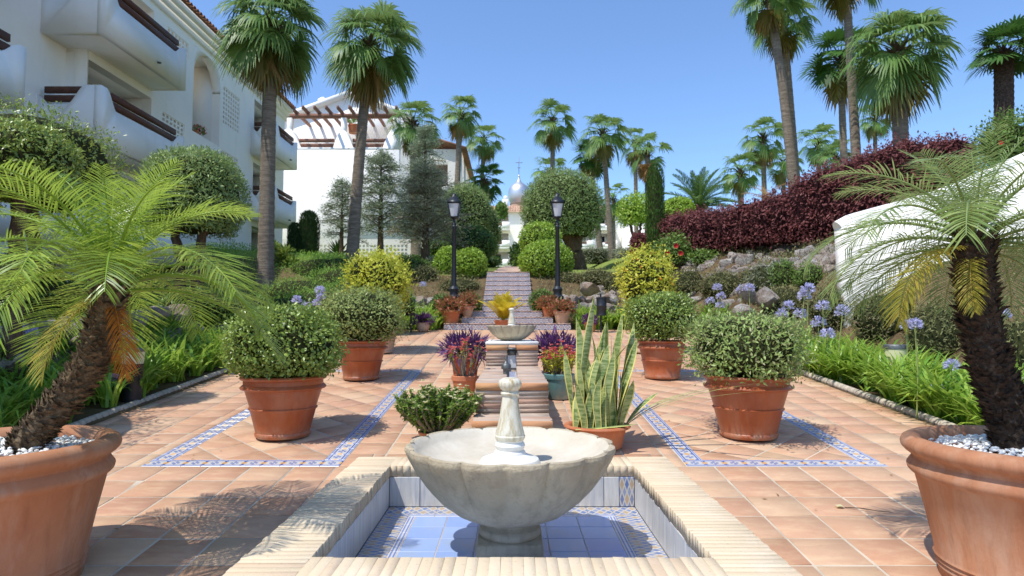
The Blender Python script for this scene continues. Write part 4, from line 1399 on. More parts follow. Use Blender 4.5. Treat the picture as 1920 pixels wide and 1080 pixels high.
# low lattice wall in front
lw = thing('garden_wall', 'low white wall pierced by small square holes below the gable house', 'wall', (0, 0, 0))
z0 = at(650, 490, 34).z - 0.6
mb = MB()
hs = []
for g0 in (-10.6, -8.55, -6.5 - 0.6):
    for i in range(8):
        for j in range(3):
            hs.append((g0 + i * 0.2, 1.02 + j * 0.2 - 0.1, g0 + i * 0.2 + 0.12, 1.02 + j * 0.2 + 0.02))
wall_holes(mb, (0, 33.6, z0), UX, UZ, (0, -1, 0), -14.0, -4.3, -0.8, 1.75, hs, 0.2)
mb.build('wall', M['wall'], lw)
# wing nearer the axis
wg = thing('apartment_building', 'white balconied wing with a clay roof edge half hidden by trees left of centre', 'building', (0, 0, 0))
WX0, WX1, WY0, WY1, WT = -6.5 + 0.002, -3.35, 41.0, 50.0, 12.9
mb = MB()
hs = [(-5.9, 9.6, -4.2, 11.9), (-5.9, 6.2, -4.2, 8.6)]
wall_holes(mb, (0, WY0, 0), UX, UZ, (0, -1, 0), WX0, WX1, 3.5, WT, hs, 0.3)
mb.box((WX1 - 0.3, WY0 + 0.301, 3.5), (WX1, WY1, WT)); mb.box((WX0, WY0 + 1.4, 3.5), (WX1 - 0.301, WY0 + 1.6, WT))
mb.build('wall', M['wall'], wg)
for z in (9.3, 5.9):
    mb = MB()
    mb.box((-6.1, WY0 - 1.2, z), (-4.0, WY0 - 0.002, z + 0.2)); mb.box((-6.1, WY0 - 1.2, z + 0.201), (-4.0, WY0 - 1.05, z + 1.0)); mb.box((-4.15, WY0 - 1.048, z + 0.201), (-4.0, WY0 - 0.002, z + 1.0))
    o = mb.build('balcony', M['wall'], wg)
    m1 = MB(); m1.cbox((-5.9, WY0 - 1.16, z + 1.05), (-4.4, WY0 - 1.08, z + 1.2), 0.01); m1.build('rail', M['wood'], o)
mb = MB()
mb.add([(WX0 - 0.2, WY0 - 0.4, WT + 1.2), (WX1 + 0.4, WY0 - 0.4, WT + 0.05), (WX1 + 0.4, WY1, WT + 0.05), (WX0 - 0.2, WY1, WT + 1.2), (WX0 - 0.2, WY0 - 0.4, WT + 1.0), (WX1 + 0.4, WY0 - 0.4, WT - 0.12), (WX1 + 0.4, WY1, WT - 0.12), (WX0 - 0.2, WY1, WT + 1.0)],
       np.array([(0, 1, 2, 3), (7, 6, 5, 4), (0, 4, 5, 1), (1, 5, 6, 2), (2, 6, 7, 3), (3, 7, 4, 0)]))
mb.build('roof', M['roof'], wg)

# far building at the end of the axis
fbld = thing('apartment_building', 'distant white balconied apartment block with a pale tiled roof at the axis end', 'building', (0, 0, 0))
DY = 90.0
DZ = [9.4, 12.05, 14.7]; DT = 17.5
mb = MB(); holes_ = []
bays = [(-2.9, -0.5), (8.2, 11.4), (12.2, 14.6)]
for a, b in bays:
    for z in DZ: holes_.append((a, z + 0.15, b, z + 2.3))
wall_holes(mb, (0, DY, 0), UX, UZ, (0, -1, 0), -9.0, 24.0, 7.5, DT, holes_, 0.3)
mb.box((-9, DY + 2.0, 7.5), (24, DY + 2.2, DT)); mb.box((-9, DY + .3, 7.5), (-8.7, DY + 12, DT)); mb.box((23.7, DY + .3, 7.5), (24, DY + 12, DT))
mb.box((2.2, DY - 5, 7.5), (7.4, DY - 0.002, DT - 0.4)); mb.box((15.5, DY - 4, 7.5), (21, DY - 0.002, DT - 3.0))
for a, b in bays:
    for z in DZ: mb.box((a, DY + 0.3, z), (b, DY + 1.998, z + 0.149))
mb.build('wall', M['wall'], fbld)
for a, b in bays:
    for z in DZ:
        m1 = MB(); m1.box((a - 0.2, DY - 1.4, z - 0.1), (b + 0.2, DY - 0.003, z + 0.1)); m1.box((a - 0.2, DY - 1.4, z + 0.101), (a + 0.9, DY - 1.2, z + 0.8)); m1.box((b - 0.9, DY - 1.4, z + 0.101), (b + 0.2, DY - 1.2, z + 1.1)); m1.box((a + 0.901, DY - 1.4, z + 0.101), (b - 0.901, DY - 1.2, z + 0.55))
        o = m1.build('balcony', M['wall'], fbld)
        m1 = MB(); m1.box((a + 0.9, DY - 1.35, z + 0.7), (b - 0.9, DY - 1.25, z + 0.9)); m1.build('rail', M['wood2'], o)
        m1 = MB(); m1.box((a + 0.3, DY + 1.95, z + 0.2), (a + 1.3, DY + 1.998, z + 2.1)); m1.build('window', M['gloom'], fbld)
mb = MB()
mb.add([(-9.4, DY - 0.6, DT), (24.4, DY - 0.6, DT), (24.4, DY + 6, DT + 1.9), (-9.4, DY + 6, DT + 1.9), (-9.4, DY - 0.6, DT - 0.2), (24.4, DY - 0.6, DT - 0.2)], np.array([(0, 1, 2, 3), (4, 5, 1, 0)]))
mb.add([(2.0, DY - 5.3, DT - 0.4), (7.6, DY - 5.3, DT - 0.4), (7.6, DY - 0.6, DT + 0.25), (2.0, DY - 0.6, DT + 0.25), (2.0, DY - 5.3, DT - 0.6), (7.6, DY - 5.3, DT - 0.6)], np.array([(0, 1, 2, 3), (4, 5, 1, 0)]))
for x in np.arange(-9.3, 24.4, 0.36):
    mb.tube([(x, DY - 0.62, DT + 0.03), (x, DY + 6, DT + 1.93)], 0.1, 6)
mb.build('roof', M['roof_far'], fbld)
for px_ in (948, 900):
    c0 = at(px_, 372, DY + 2)
    mb = MB(); mb.cbox((c0.x - 0.45, c0.y - 0.4, DT + 0.2), (c0.x + 0.45, c0.y + 0.4, DT + 2.1), 0.04); mb.cbox((c0.x - 0.3, c0.y - 0.3, DT + 2.101), (c0.x + 0.3, c0.y + 0.3, DT + 2.7), 0.25)
    mb.build('chimney', M['wall'], fbld)
# onion dome
dc = at(973, 384, 98)
dm = thing('church_dome', 'silver onion dome with a thin cross above the distant roof', 'dome', dc)
r = 1.72
mb = MB(); mb.lathe([(1.35 * r / 1.72, -3.5), (1.35 * r / 1.72, 0.0), (1.45 * r / 1.72, 0.1)], 32); mb.build('drum', M['roof_far'], dm, smooth=40)
prof = [(1.25, 0.1), (1.5, 0.5), (1.66, 1.0), (1.72, 1.5), (1.70, 2.0), (1.56, 2.5), (1.3, 2.9), (0.95, 3.2), (0.62, 3.42), (0.38, 3.65), (0.22, 3.95), (0.13, 4.3)]
mb = MB(); mb.lathe(prof, 40); mb.build('onion', M['silver'], dm, smooth=True)
mb = MB(); mb.lathe([(0.02, 4.25), (0.14, 4.35), (0.2, 4.5), (0.14, 4.65), (0.03, 4.75)], 16); mb.build('ball', M['silver'], dm, smooth=True)
mb = MB(); mb.box((-0.04, -0.04, 4.7), (0.04, 0.04, 7.6)); mb.box((-0.55, -0.03, 6.6), (-0.041, 0.03, 6.68)); mb.box((0.041, -0.03, 6.6), (0.55, 0.03, 6.68)); mb.box((-0.25, -0.03, 5.8), (-0.041, 0.03, 5.87)); mb.box((0.041, -0.03, 5.8), (0.25, 0.03, 5.87))
mb.build('cross', M['grey_metal'], dm)

# white ramp wall on the right
rw = thing('garden_wall', 'tall white rendered wall with a sloping rounded top behind the right palm', 'wall', (0, 0, 0))
pts = []
top = [(1578, 424), (1600, 412), (1650, 398), (1700, 385), (1760, 368), (1820, 345), (1880, 318), (1920, 300), (2010, 262), (2200, 200)]
P0 = [at(x, y, 10.0) for x, y in top]
pts = [(P0[0].x + 0.06, 0.6)] + [(P0[-1].x, 0.6)] + [(p.x, p.z) for p in P0[::-1]]
mb = MB(); profile_wall(mb, (0, 10.0, 0), UX, UZ, (0, -1, 0), pts, 0.24)
for i in range(len(P0) - 1):
    a, b = P0[i], P0[i + 1]
    mb.tube([(a.x, 10.12, a.z - 0.02), (b.x, 10.12, b.z - 0.02)], 0.122, 12)
mb.build('wall', M['wall'], rw)
# ------------------------------------------------------------------ potted shrubs along the patio
def pot_shape(mb, r, h, rb, style='rings', seg=48):
    if style == 'rings':
        p = [(rb - 0.006, 0), (rb + 0.006, 0.012), (rb + 0.01, 0.035), (rb + 0.002, 0.045), (rb + (r - rb) * 0.36, h * 0.44), (rb + (r - rb) * 0.36 + 0.012, h * 0.455), (rb + (r - rb) * 0.38 + 0.012, h * 0.475), (rb + (r - rb) * 0.38, h * 0.49),
             (rb + (r - rb) * 0.7, h * 0.77), (rb + (r - rb) * 0.7 + 0.03, h * 0.785), (rb + (r - rb) * 0.7 + 0.04, h * 0.81), (rb + (r - rb) * 0.7 + 0.026, h * 0.84), (rb + (r - rb) * 0.78, h * 0.86), (r - 0.03, h * 0.925), (r - 0.005, h * 0.945), (r, h * 0.975), (r - 0.012, h),
             (r - 0.04, h * 0.995), (r - 0.05, h * 0.95), (r - 0.07, h * 0.88)]
    elif style == 'big':
        p = [(rb - 0.01, 0), (rb + 0.004, 0.012), (rb + 0.008, 0.05), (rb + 0.016, 0.06), (rb + 0.01, 0.075), (rb + 0.02, 0.085), (rb + 0.014, 0.1), (rb + 0.026, 0.11), (rb + 0.018, 0.125), (rb + (r - rb) * 0.35, h * 0.45), (rb + (r - rb) * 0.62, h * 0.72),
             (rb + (r - rb) * 0.62 + 0.016, h * 0.735), (rb + (r - rb) * 0.62 + 0.028, h * 0.755), (rb + (r - rb) * 0.66 + 0.026, h * 0.785), (r - 0.05, h * 0.84), (r - 0.045, h * 0.865), (r - 0.022, h * 0.885), (r - 0.004, h * 0.915), (r, h * 0.945), (r - 0.008, h * 0.975), (r - 0.03, h * 0.995), (r - 0.06, h), (r - 0.085, h * 0.985), (r - 0.095, h * 0.95), (r - 0.105, h * 0.90)]
    elif style == 'plain':
        p = [(rb - 0.004, 0), (rb, 0.006), (rb + (r - rb) * 0.7, h * 0.78), (rb + (r - rb) * 0.7 + 0.012, h * 0.79), (r, h * 0.82), (r + 0.003, h * 0.97), (r - 0.006, h), (r - 0.025, h * 0.99), (r - 0.04, h * 0.85)]
    elif style == 'bowl':
        p = [(rb, 0), (rb + 0.03, 0.01), (rb + (r - rb) * 0.5, h * 0.6), (rb + (r - rb) * 0.55, h * 0.62), (r - 0.04, h * 0.84), (r - 0.012, h * 0.86), (r, h * 0.92), (r - 0.006, h * 0.98), (r - 0.03, h), (r - 0.05, h * 0.94), (r - 0.06, h * 0.8)]
    else:
        p = [(rb, 0), (rb * 1.25, 0.02), (r * 1.0, h * 0.45), (r * 0.98, h * 0.7), (r * 0.86, h * 0.9), (r * 0.9, h), (r * 0.8, h * 0.98), (r * 0.7, h * 0.85)]
    mb.lathe(p, seg)
    return p[-1]

def pot_in(t, mat, r, h, rb, style, soil='soil', lump_=0.0):
    mb = MB()
    ir, iz = pot_shape(mb, r, h, rb, style)
    mb.build('pot', M[mat], t, smooth=50)
    mb = MB()
    mb.lathe([(ir + 0.012, iz - 0.01), (ir * 0.6, iz + lump_ * 0.6), (0.01, iz + lump_)], 24)
    mb.build('soil', M[soil], t, smooth=True)
    return iz

def potted_bush(label, cat, x, y, mat, r, h, rb, br, bz, bc, leaf, n, L, W, seed, group=None, style='rings', **kw):
    t = thing('potted_shrub', label, cat, (x, y, floor_z(y) + 0.004), rnd(0, 6), group)
    pot_in(t, mat, r, h, rb, style)
    mb = MB()
    bush(mb, (0, 0, bc), (br, br, bz), n, L, W, seed=seed, zmin=-0.85, **kw)
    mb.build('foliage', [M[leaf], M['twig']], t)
    mb = MB()
    for k in range(5):
        a = k * 1.26; mb.tube([(0.03 * math.cos(a), 0.03 * math.sin(a), h * 0.85), (0.12 * math.cos(a), 0.12 * math.sin(a), bc)], [0.016, 0.01], 6)
    mb.build('stems', M['bark'], t)
    return t
GRP = 'large potted shrubs lining the patio'
potted_bush('dense clipped shrub in orange ringed pot nearest on the left', 'potted shrub', -2.01, 5.63, 'pot', 0.365, 0.53, 0.225, 0.53, 0.37, 0.80, 'bush_a', 10500, 0.036, 0.021, 1, GRP, lump_a=0.09, lump_k=4, depth=0.09, rough=0.22, power=0.8)
potted_bush('sparse greyish shrub in orange ringed pot nearest on the right', 'potted shrub', 2.07, 5.62, 'pot', 0.375, 0.535, 0.235, 0.545, 0.33, 0.78, 'bush_c', 9000, 0.042, 0.017, 2, GRP, lump_a=0.12, lump_k=4, depth=0.15, rough=0.5, power=0.8)
potted_bush('olive tinged rounded shrub in the second orange pot on the left', 'potted shrub', -1.99, 8.42, 'pot', 0.345, 0.51, 0.225, 0.56, 0.40, 0.82, 'bush_b', 8000, 0.042, 0.02, 3, GRP, lump_a=0.11, lump_k=4, depth=0.12, rough=0.4, power=0.85)
potted_bush('neat dark green domed shrub in the second orange pot on the right', 'potted shrub', 2.0, 8.5, 'pot', 0.325, 0.50, 0.225, 0.49, 0.35, 0.80, 'bush_a', 7500, 0.042, 0.022, 4, GRP, lump_a=0.08, lump_k=4, depth=0.10, rough=0.28, power=0.85)
potted_bush('tall lime yellow shrub in the pale pot farthest left', 'potted shrub', -2.30, 10.95, 'pot_pale', 0.36, 0.52, 0.25, 0.55, 0.60, 1.16, 'lime', 8500, 0.06, 0.03, 5, GRP, lump_a=0.16, lump_k=4, depth=0.18, rough=0.4)
tl = potted_bush('loose lime yellow fruiting shrub in the pale pot farthest right', 'potted shrub', 2.33, 10.95, 'pot_pale', 0.34, 0.52, 0.24, 0.47, 0.58, 1.18, 'lime', 6500, 0.062, 0.03, 6, GRP, lump_a=0.2, lump_k=4, depth=0.22, rough=0.5)
mb = MB(); V, F = ico(1)
for k in range(26):
    u = dirs(1, -0.6)[0]
    mb.add(np.array((0, 0, 1.18)) + u * (0.47, 0.47, 0.58) * rnd(0.85, 1.0) + V * 0.022, F)
mb.build('fruit', M['fruit'], tl, smooth=True)

# ------------------------------------------------------------------ feather palms in the two big pots
DATE = {}
def date_set(key, mat, **kw):
    DATE[key] = [[feather_frond('frond', e, c, M[mat], 60 + int(e) + 11 * k + len(key), **kw) for k in range(3)] for e, c in ((80, 45), (62, 74), (46, 95), (28, 96), (10, 76), (-22, 62))]
date_set('left', 'date', pairs=52, ll=0.27, lw=0.0086, droop=0.4)
date_set('right', 'date_r', pairs=48, ll=0.30, lw=0.0082, droop=0.55)
OLD = [feather_frond('frond', -35, 50, M['date_old'], 5, ll=0.24, lw=0.012, droop=0.6), feather_frond('frond', -62, 25, M['date_dead'], 6, ll=0.22, lw=0.012, droop=0.9), feather_frond('frond', 0, 95, M['date_old'], 8, ll=0.24, lw=0.012, droop=0.7)]

def shag_trunk(mb, pts, r0, r1, n=420, ln=0.05):
    Q = trunk(mb, pts, r0, r1, 14, 1.1, 0.0, 30)
    T = unit(np.gradient(Q, axis=0))
    k = np.arange(n)
    u = k / n * (len(Q) - 1.001); i = u.astype(int); f = (u - i)[:, None]
    C = Q[i] * (1 - f) + Q[i + 1] * f; Tt = T[i]
    a = k * 2.39996 + rng.normal(0, 0.15, n)
    ux = unit(np.cross(Tt, np.array([0, 1.0, 0.2]))); uy = np.cross(Tt, ux)
    rad = ux * np.cos(a)[:, None] + uy * np.sin(a)[:, None]
    rr = (r0 + (r1 - r0) * k / n)[:, None]
    for (dl, wd, lift) in ((ln, ln * 0.85, 0.75), (ln * 0.75, ln * 0.4, 1.1)):
        D = Tt * 1.0 + rad * lift + rng.normal(0, 0.22, (n, 3))
        leaf_faces(mb, C + rad * rr * 0.93, D, rad, dl * rng.uniform(0.7, 1.25, n), wd * rng.uniform(0.7, 1.2, n), 0, None, 0.4, -0.35)

def pebbles(t, r, z, n, clear):
    mb = MB(); V, F = ico(1)
    for k in range(n):
        rr = r * math.sqrt(rnd(0, 1)); a = rnd(0, 6.283)
        p = np.array((rr * math.cos(a), rr * math.sin(a), z + rnd(0, 0.02) + 0.05 * max(0, 1 - rr / r)))
        s = np.array((rnd(.010, .019), rnd(.008, .014), rnd(.006, .010))) 
        q = rnd(0, 6.28); c, sn = math.cos(q), math.sin(q)
        W = V * s * (1 + rng.normal(0, 0.08, V.shape))
        W = np.c_[W[:, 0] * c - W[:, 1] * sn, W[:, 0] * sn + W[:, 1] * c, W[:, 2] + W[:, 0] * rnd(-.4, .4)]
        mb.add(p + W, F, 0, rnd(0, 1))
    tag(mb.build('pebbles', M['pebble'], t, smooth=60), kind='stuff')

def potted_palm(label, x, y, key, pts, r0, r1, bark, n, size, seed, ln, olds=(), az0=0.0, elmax=6):
    random.seed(seed)
    gzv = floor_z(y) + 0.004
    t = thing('potted_palm', label, 'potted palm', (x, y, gzv))
    h = 0.95 - gzv
    pot_in(t, 'pot_matte', 0.535, h, 0.385, 'big', 'pebble')
    pebbles(t, 0.415, h * 0.90 + 0.005, 1000, None)
    loc = [Vector(p) - Vector((x, y, gzv)) for p in pts]
    mb = MB()
    shag_trunk(mb, loc, r0, r1, 460, ln)
    mb.build('trunk', M[bark], t)
    top = loc[-1]
    mb = MB()
    m_ = 36; a = np.arange(m_) * 2.4
    leaf_faces(mb, np.c_[np.cos(a) * r1 * .7, np.sin(a) * r1 * .7, np.linspace(-.12, .03, m_)], np.c_[np.cos(a) * .7, np.sin(a) * .7, np.full(m_, 1.0)], np.c_[np.cos(a), np.sin(a), np.zeros(m_)], 0.12, 0.035, 0, None, 0.4, -0.3)
    mb.build('crown_shaft', M[bark], t).location = top
    for i in range(n):
        u = (i + 0.5) / n
        ci = min(5, int(u ** 0.85 * elmax))
        if ci >= 3 and math.cos(az0 + i * 2.39996 + 1.5708) > 0.25 and i % 4: continue
        me = random.choice(DATE[key][ci])
        s = size * rnd(0.88, 1.1) * (0.72 if ci == 0 else 1)
        link('frond', me, t, top + Vector((0, 0, 0.03 * (1 - 2 * u))), (rnd(-.12, .12), rnd(-.1, .1), az0 + i * 2.39996 + rnd(-.2, .2)), s)
    for (k, az, s) in olds:
        link('frond', OLD[k], t, top, (rnd(-.1, .1), rnd(-.1, .1), R(az)), size * s)
    return t
P0 = at(28, 862, 3.0)
potted_palm('bright green feather palm with leaning shaggy trunk in the big pot at left', -2.445, 3.0, 'left', [P0 + Vector((-0.05, 0, -0.12)), at(95, 775, 3.02), at(165, 685, 3.08), at(206, 540, 3.12)], 0.066, 0.064, 'bark_shag', 36, 0.92, 11, 0.055,
            [(1, -28, .5), (0, -118, .6)], 0.4, 4.25)
potted_palm('grey green feather palm with thick dark trunk in the big pot at right', 2.435, 3.0, 'right', [at(1905, 850, 3.0), at(1885, 760, 3.02), at(1848, 650, 3.05), at(1826, 462, 3.1)], 0.084, 0.078, 'bark_black', 40, 0.80, 23, 0.06,
            [(2, -165, .8), (0, -140, .5)], 1.1, 4.9)
random.seed(31)

# ------------------------------------------------------------------ small pots beside the channel
# sword plant
t = thing('potted_plant', 'tall variegated sword leaf plant in a wide terracotta bowl by the channel', 'potted plant', (0.70, 5.28, floor_z(5.28) + 0.003))
pot_in(t, 'pot_small', 0.275, 0.19, 0.17, 'bowl')
def sword(L, W, bend, twist, lean, seed):
    q = np.random.default_rng(seed); k = 9
    V = []; A = []
    for i in range(k):
        u = i / (k - 1)
        w = W * (0.62 + 0.5 * math.sin(min(1, u * 1.5) * math.pi / 2)) * (1 - max(0, (u - 0.55) / 0.45) ** 2.2) * 0.5 + 0.001
        x = lean * L * u + bend * L * u * u; z = L * u * (1 - 0.25 * abs(bend) * u)
        tw = twist * u
        y = 0.03 * L * math.sin(u * 5 + seed)
        for j, lat in enumerate((-1, -.62, .62, 1)):
            dd = lat * w; cup = abs(lat) * w * 0.35
            V.append((x + cup * math.cos(tw) - dd * math.sin(tw), y + dd * math.cos(tw) + cup * math.sin(tw), z)); A.append(1.0 if abs(lat) == 1 else 0.3)
    F = [(4 * i + j, 4 * i + j + 1, 4 * i + j + 5, 4 * i + j + 4) for i in range(k - 1) for j in range(3)]
    m1 = MB(); m1.add(V, np.array(F), 0, np.array(A)); return m1.mesh('leaf', [M['sword']], smooth=True)
sw_ = [(-0.14, -0.06, 1.12, -0.02, 160), (-0.10, -0.14, .78, -.22, 185), (-0.02, -0.02, .78, .0, 60), (0.03, 0.02, .92, .06, 20), (0.08, -0.03, 1.02, .1, 10), (0.12, 0.03, .98, .02, 30), (0.0, 0.08, .9, -.03, 100), (-0.08, 0.06, .95, -.05, 120), (0.05, -0.1, .72, .03, -80), (-0.03, -0.13, .66, -.08, -110),
       (0.13, -0.06, .78, .09, -20), (0.16, 0.02, .62, .08, 0), (-0.16, 0.02, .7, -.12, 170), (-0.12, -0.03, .55, -.06, 200), (0.1, -0.13, .42, .04, -60), (0.02, -0.16, .4, 0, -90), (-0.07, -0.16, .42, -.05, -120), (0.17, -0.09, .44, .12, -30), (0.18, 0.06, .55, .12, 20), (-0.18, -0.06, .38, -.1, 200), (0.14, 0.09, .7, .04, 50), (-0.04, 0.14, .66, -.02, 110), (0.07, 0.14, .8, .05, 70), (-0.14, 0.1, .6, -.06, 140), (0.2, -0.03, .36, .35, -10)]
for i, (x, y, L, bn, az) in enumerate(sw_):
    link('leaf', sword(L, rnd(.075, .105), bn * 1.3, rnd(-1.3, 1.3), bn * 1.05 + rnd(-.06, .06), i), t, (x, y, 0.14), (rnd(-.05, .05), rnd(-.05, .05), R(az) if bn >= 0 else R(az)), 1)
    
for i in range(22):
    a = i * 2.39996; rr = 0.05 + 0.14 * math.sqrt((i + .5) / 22); bn = rnd(0.01, 0.1)
    link('leaf', sword(rnd(.4, .95), rnd(.06, .085), bn, rnd(-1.4, 1.4), bn, 100 + i), t, (rr * math.cos(a), rr * math.sin(a), 0.14), (rnd(-.06, .06), rnd(-.06, .06), a), 1)
for i, az in enumerate((-5, 12, 25, -25)):
    link('leaf', sword(rnd(.4, .6), .02, 1.2, .2, .9, 60 + i), t, (0.2, -0.02, 0.15), (0, 0, R(az)), 1)
link('leaf', sword(.5, .06, .0, .0, 0.0, 80), t, (-0.2, -0.19, 0.185), (0.1, R(86), R(6)), 1)

def spurge(label, x, y, pot, r, h, rb, stems, ht, spread, leafm, petal, nl, np_, seed, style='plain', base_leaf=0.0, ls=0.05, psz=0.022):
    q = np.random.default_rng(seed)
    t = thing('potted_plant', label, 'potted plant', (x, y, floor_z(y) + 0.003))
    iz = pot_in(t, pot, r, h, rb, style)
    ms, ml, mp = MB(), MB(), MB()
    for k in range(stems):
        a = q.uniform(0, 6.283); s = spread * math.sqrt(q.uniform(0.03, 1)); H = ht * q.uniform(0.6, 1.0) * (1 - 0.25 * (s / spread) ** 2)
        b = np.array((r * 0.5 * math.cos(a) * s / spread, r * 0.5 * math.sin(a) * s / spread, iz))
        e = np.array((s * math.cos(a), s * math.sin(a), iz + H))
        m_ = (b + e) / 2 + np.array((0.2 * s * math.cos(a), 0.2 * s * math.sin(a), -0.05 * H)) + q.normal(0, 0.02, 3)
        u = np.linspace(0, 1, 6)[:, None]
        P = (1 - u) ** 2 * b + 2 * u * (1 - u) * m_ + u ** 2 * e
        ms.tube(P, np.linspace(0.011, 0.006, 6), 6, 0, 0.5)
        tt = q.uniform(base_leaf, 1.0, nl)[:, None] ** 0.5
        C = (1 - tt) ** 2 * b + 2 * tt * (1 - tt) * m_ + tt ** 2 * e
        leaf_faces(ml, C, dirs(nl) + np.array((0, 0, .5)), dirs(nl) * .4 + np.array((0, 0, 1)), ls * q.uniform(.6, 1.2, nl), ls * .38, 0)
        for f in range(np_):
            c = e + q.normal(0, 0.022, 3) + np.array((0, 0, 0.015 + 0.01 * f))
            nn = 9
            aa = np.linspace(0, 6.28, nn)
            D = np.c_[np.cos(aa), np.sin(aa), np.full(nn, .45)] + q.normal(0, .25, (nn, 3))
            leaf_faces(mp, np.repeat(c[None], nn, 0), D, np.tile((0, 0, 1.0), (nn, 1)), psz, psz * .8, 0)
    ms.build('stems', M['stem'], t, smooth=True)
    ml.build('foliage', M[leafm], t)
    mp.build('blossoms', M[petal], t)
    return t
spurge('low leafy spurge with cream blossoms left of the near bowl', -0.63, 5.42, 'pot_small', 0.16, 0.1, 0.12, 120, 0.40, 0.36, 'lime_euph', 'petal_w', 84, 1, 3, base_leaf=0.0, ls=0.05, psz=0.026)
spurge('bare stemmed spurge with coral blossoms in an orange pot beside the channel', -0.535, 7.2, 'pot_small', 0.145, 0.26, 0.105, 18, 0.44, 0.25, 'euph', 'petal_r', 12, 4, 4, base_leaf=0.55, ls=0.05, psz=0.026)
spurge('yellow green spurge with coral blossoms in a teal pot beside the channel', 0.53, 7.2, 'pot_teal', 0.175, 0.28, 0.125, 34, 0.36, 0.22, 'lime', 'petal_r', 44, 3, 5, base_leaf=0.1, ls=0.05, psz=0.03)

def tufty(label, x, y, z, pot, r, h, rb, style, leafm, n, br, bz, L, W, seed, group=None, **kw):
    t = thing('potted_plant', label, 'potted plant', (x, y, z), 0, group)
    iz = pot_in(t, pot, r, h, rb, style)
    mb = MB()
    bush(mb, (0, 0, iz + bz * 0.7), (br, br, bz), n, L, W, seed=seed, rough=0.6, depth=0.3, core=0.5, zmin=-0.7, out=1.0, **kw)
    mb.build('foliage', [M[leafm], M['twig']], t)
    return t
GP = 'purple leaved plants by the channel and steps'
tufty('spiky purple plant in a red pot left of the channel', -0.60, 8.2, floor_z(8.2) + .003, 'pot_red', 0.19, 0.36, 0.14, 'plain', 'purple', 620, 0.25, 0.15, 0.16, 0.02, 3, GP)
tufty('spiky purple plant behind the teal pot right of the channel', 0.56, 8.2, floor_z(8.2) + .003, 'pot_red', 0.19, 0.36, 0.14, 'plain', 'purple', 620, 0.25, 0.15, 0.16, 0.02, 4, GP)
tufty('small purple plant in a round pale pot left of the steps', -2.03, 14.5, floor_z(14.5) + .003, 'pot_pale', 0.15, 0.2, 0.09, 'round', 'purple', 380, 0.22, 0.12, 0.12, 0.02, 5, GP)
tufty('small purple plant in an orange pot right of the steps', 1.78, 14.45, floor_z(14.45) + .003, 'pot_small', 0.14, 0.22, 0.1, 'plain', 'purple', 300, 0.17, 0.1, 0.11, 0.02, 6, GP)
GS = 'rusty leaved pots on the lowest steps'
sz = lambda k: SZ0 + RIS * k
tufty('rusty leaved plant in wide orange pot on the lowest step at left', -1.46, 15.12, sz(1) + .002, 'pot_small', 0.235, 0.3, 0.17, 'plain', 'rust', 700, 0.36, 0.2, 0.09, 0.035, 7, GS)
tufty('rusty leaved plant in pinkish pot on the second step at left', -1.09, 15.55, sz(2) + .002, 'pot_pale', 0.165, 0.26, 0.1, 'plain', 'rust', 560, 0.24, 0.22, 0.08, 0.03, 8, GS)
tufty('rusty leaved plant in small orange pot on the second step at right', 0.88, 15.5, sz(2) + .002, 'pot_small', 0.15, 0.24, 0.1, 'plain', 'rust', 560, 0.27, 0.17, 0.08, 0.03, 9, GS)
tufty('rusty leaved plant in wide pinkish pot on the lowest step at right', 1.20, 15.12, sz(1) + .002, 'pot_pale', 0.21, 0.28, 0.15, 'plain', 'rust', 640, 0.31, 0.18, 0.09, 0.035, 10, GS)
yl = thing('potted_palm', 'golden yellow feathery palm standing behind the far fountain bowl', 'potted palm', (-0.2, 14.3, floor_z(14.3) + .003))
pot_in(yl, 'pot_small', 0.2, 0.28, 0.14, 'plain')
yf = [[feather_frond('frond', e, 38, M['yellow_palm'], 300 + e + k, pairs=34, ll=0.3, lw=0.026, droop=0.25) for k in range(2)] for e in (88, 80, 72, 62)]
for i in range(30):
    link('frond', random.choice(yf[min(3, i // 7)]), yl, (rnd(-.05, .05), rnd(-.05, .05), 0.25), (rnd(-.2, .2), rnd(-.2, .2), i * 2.4), rnd(.5, .72))

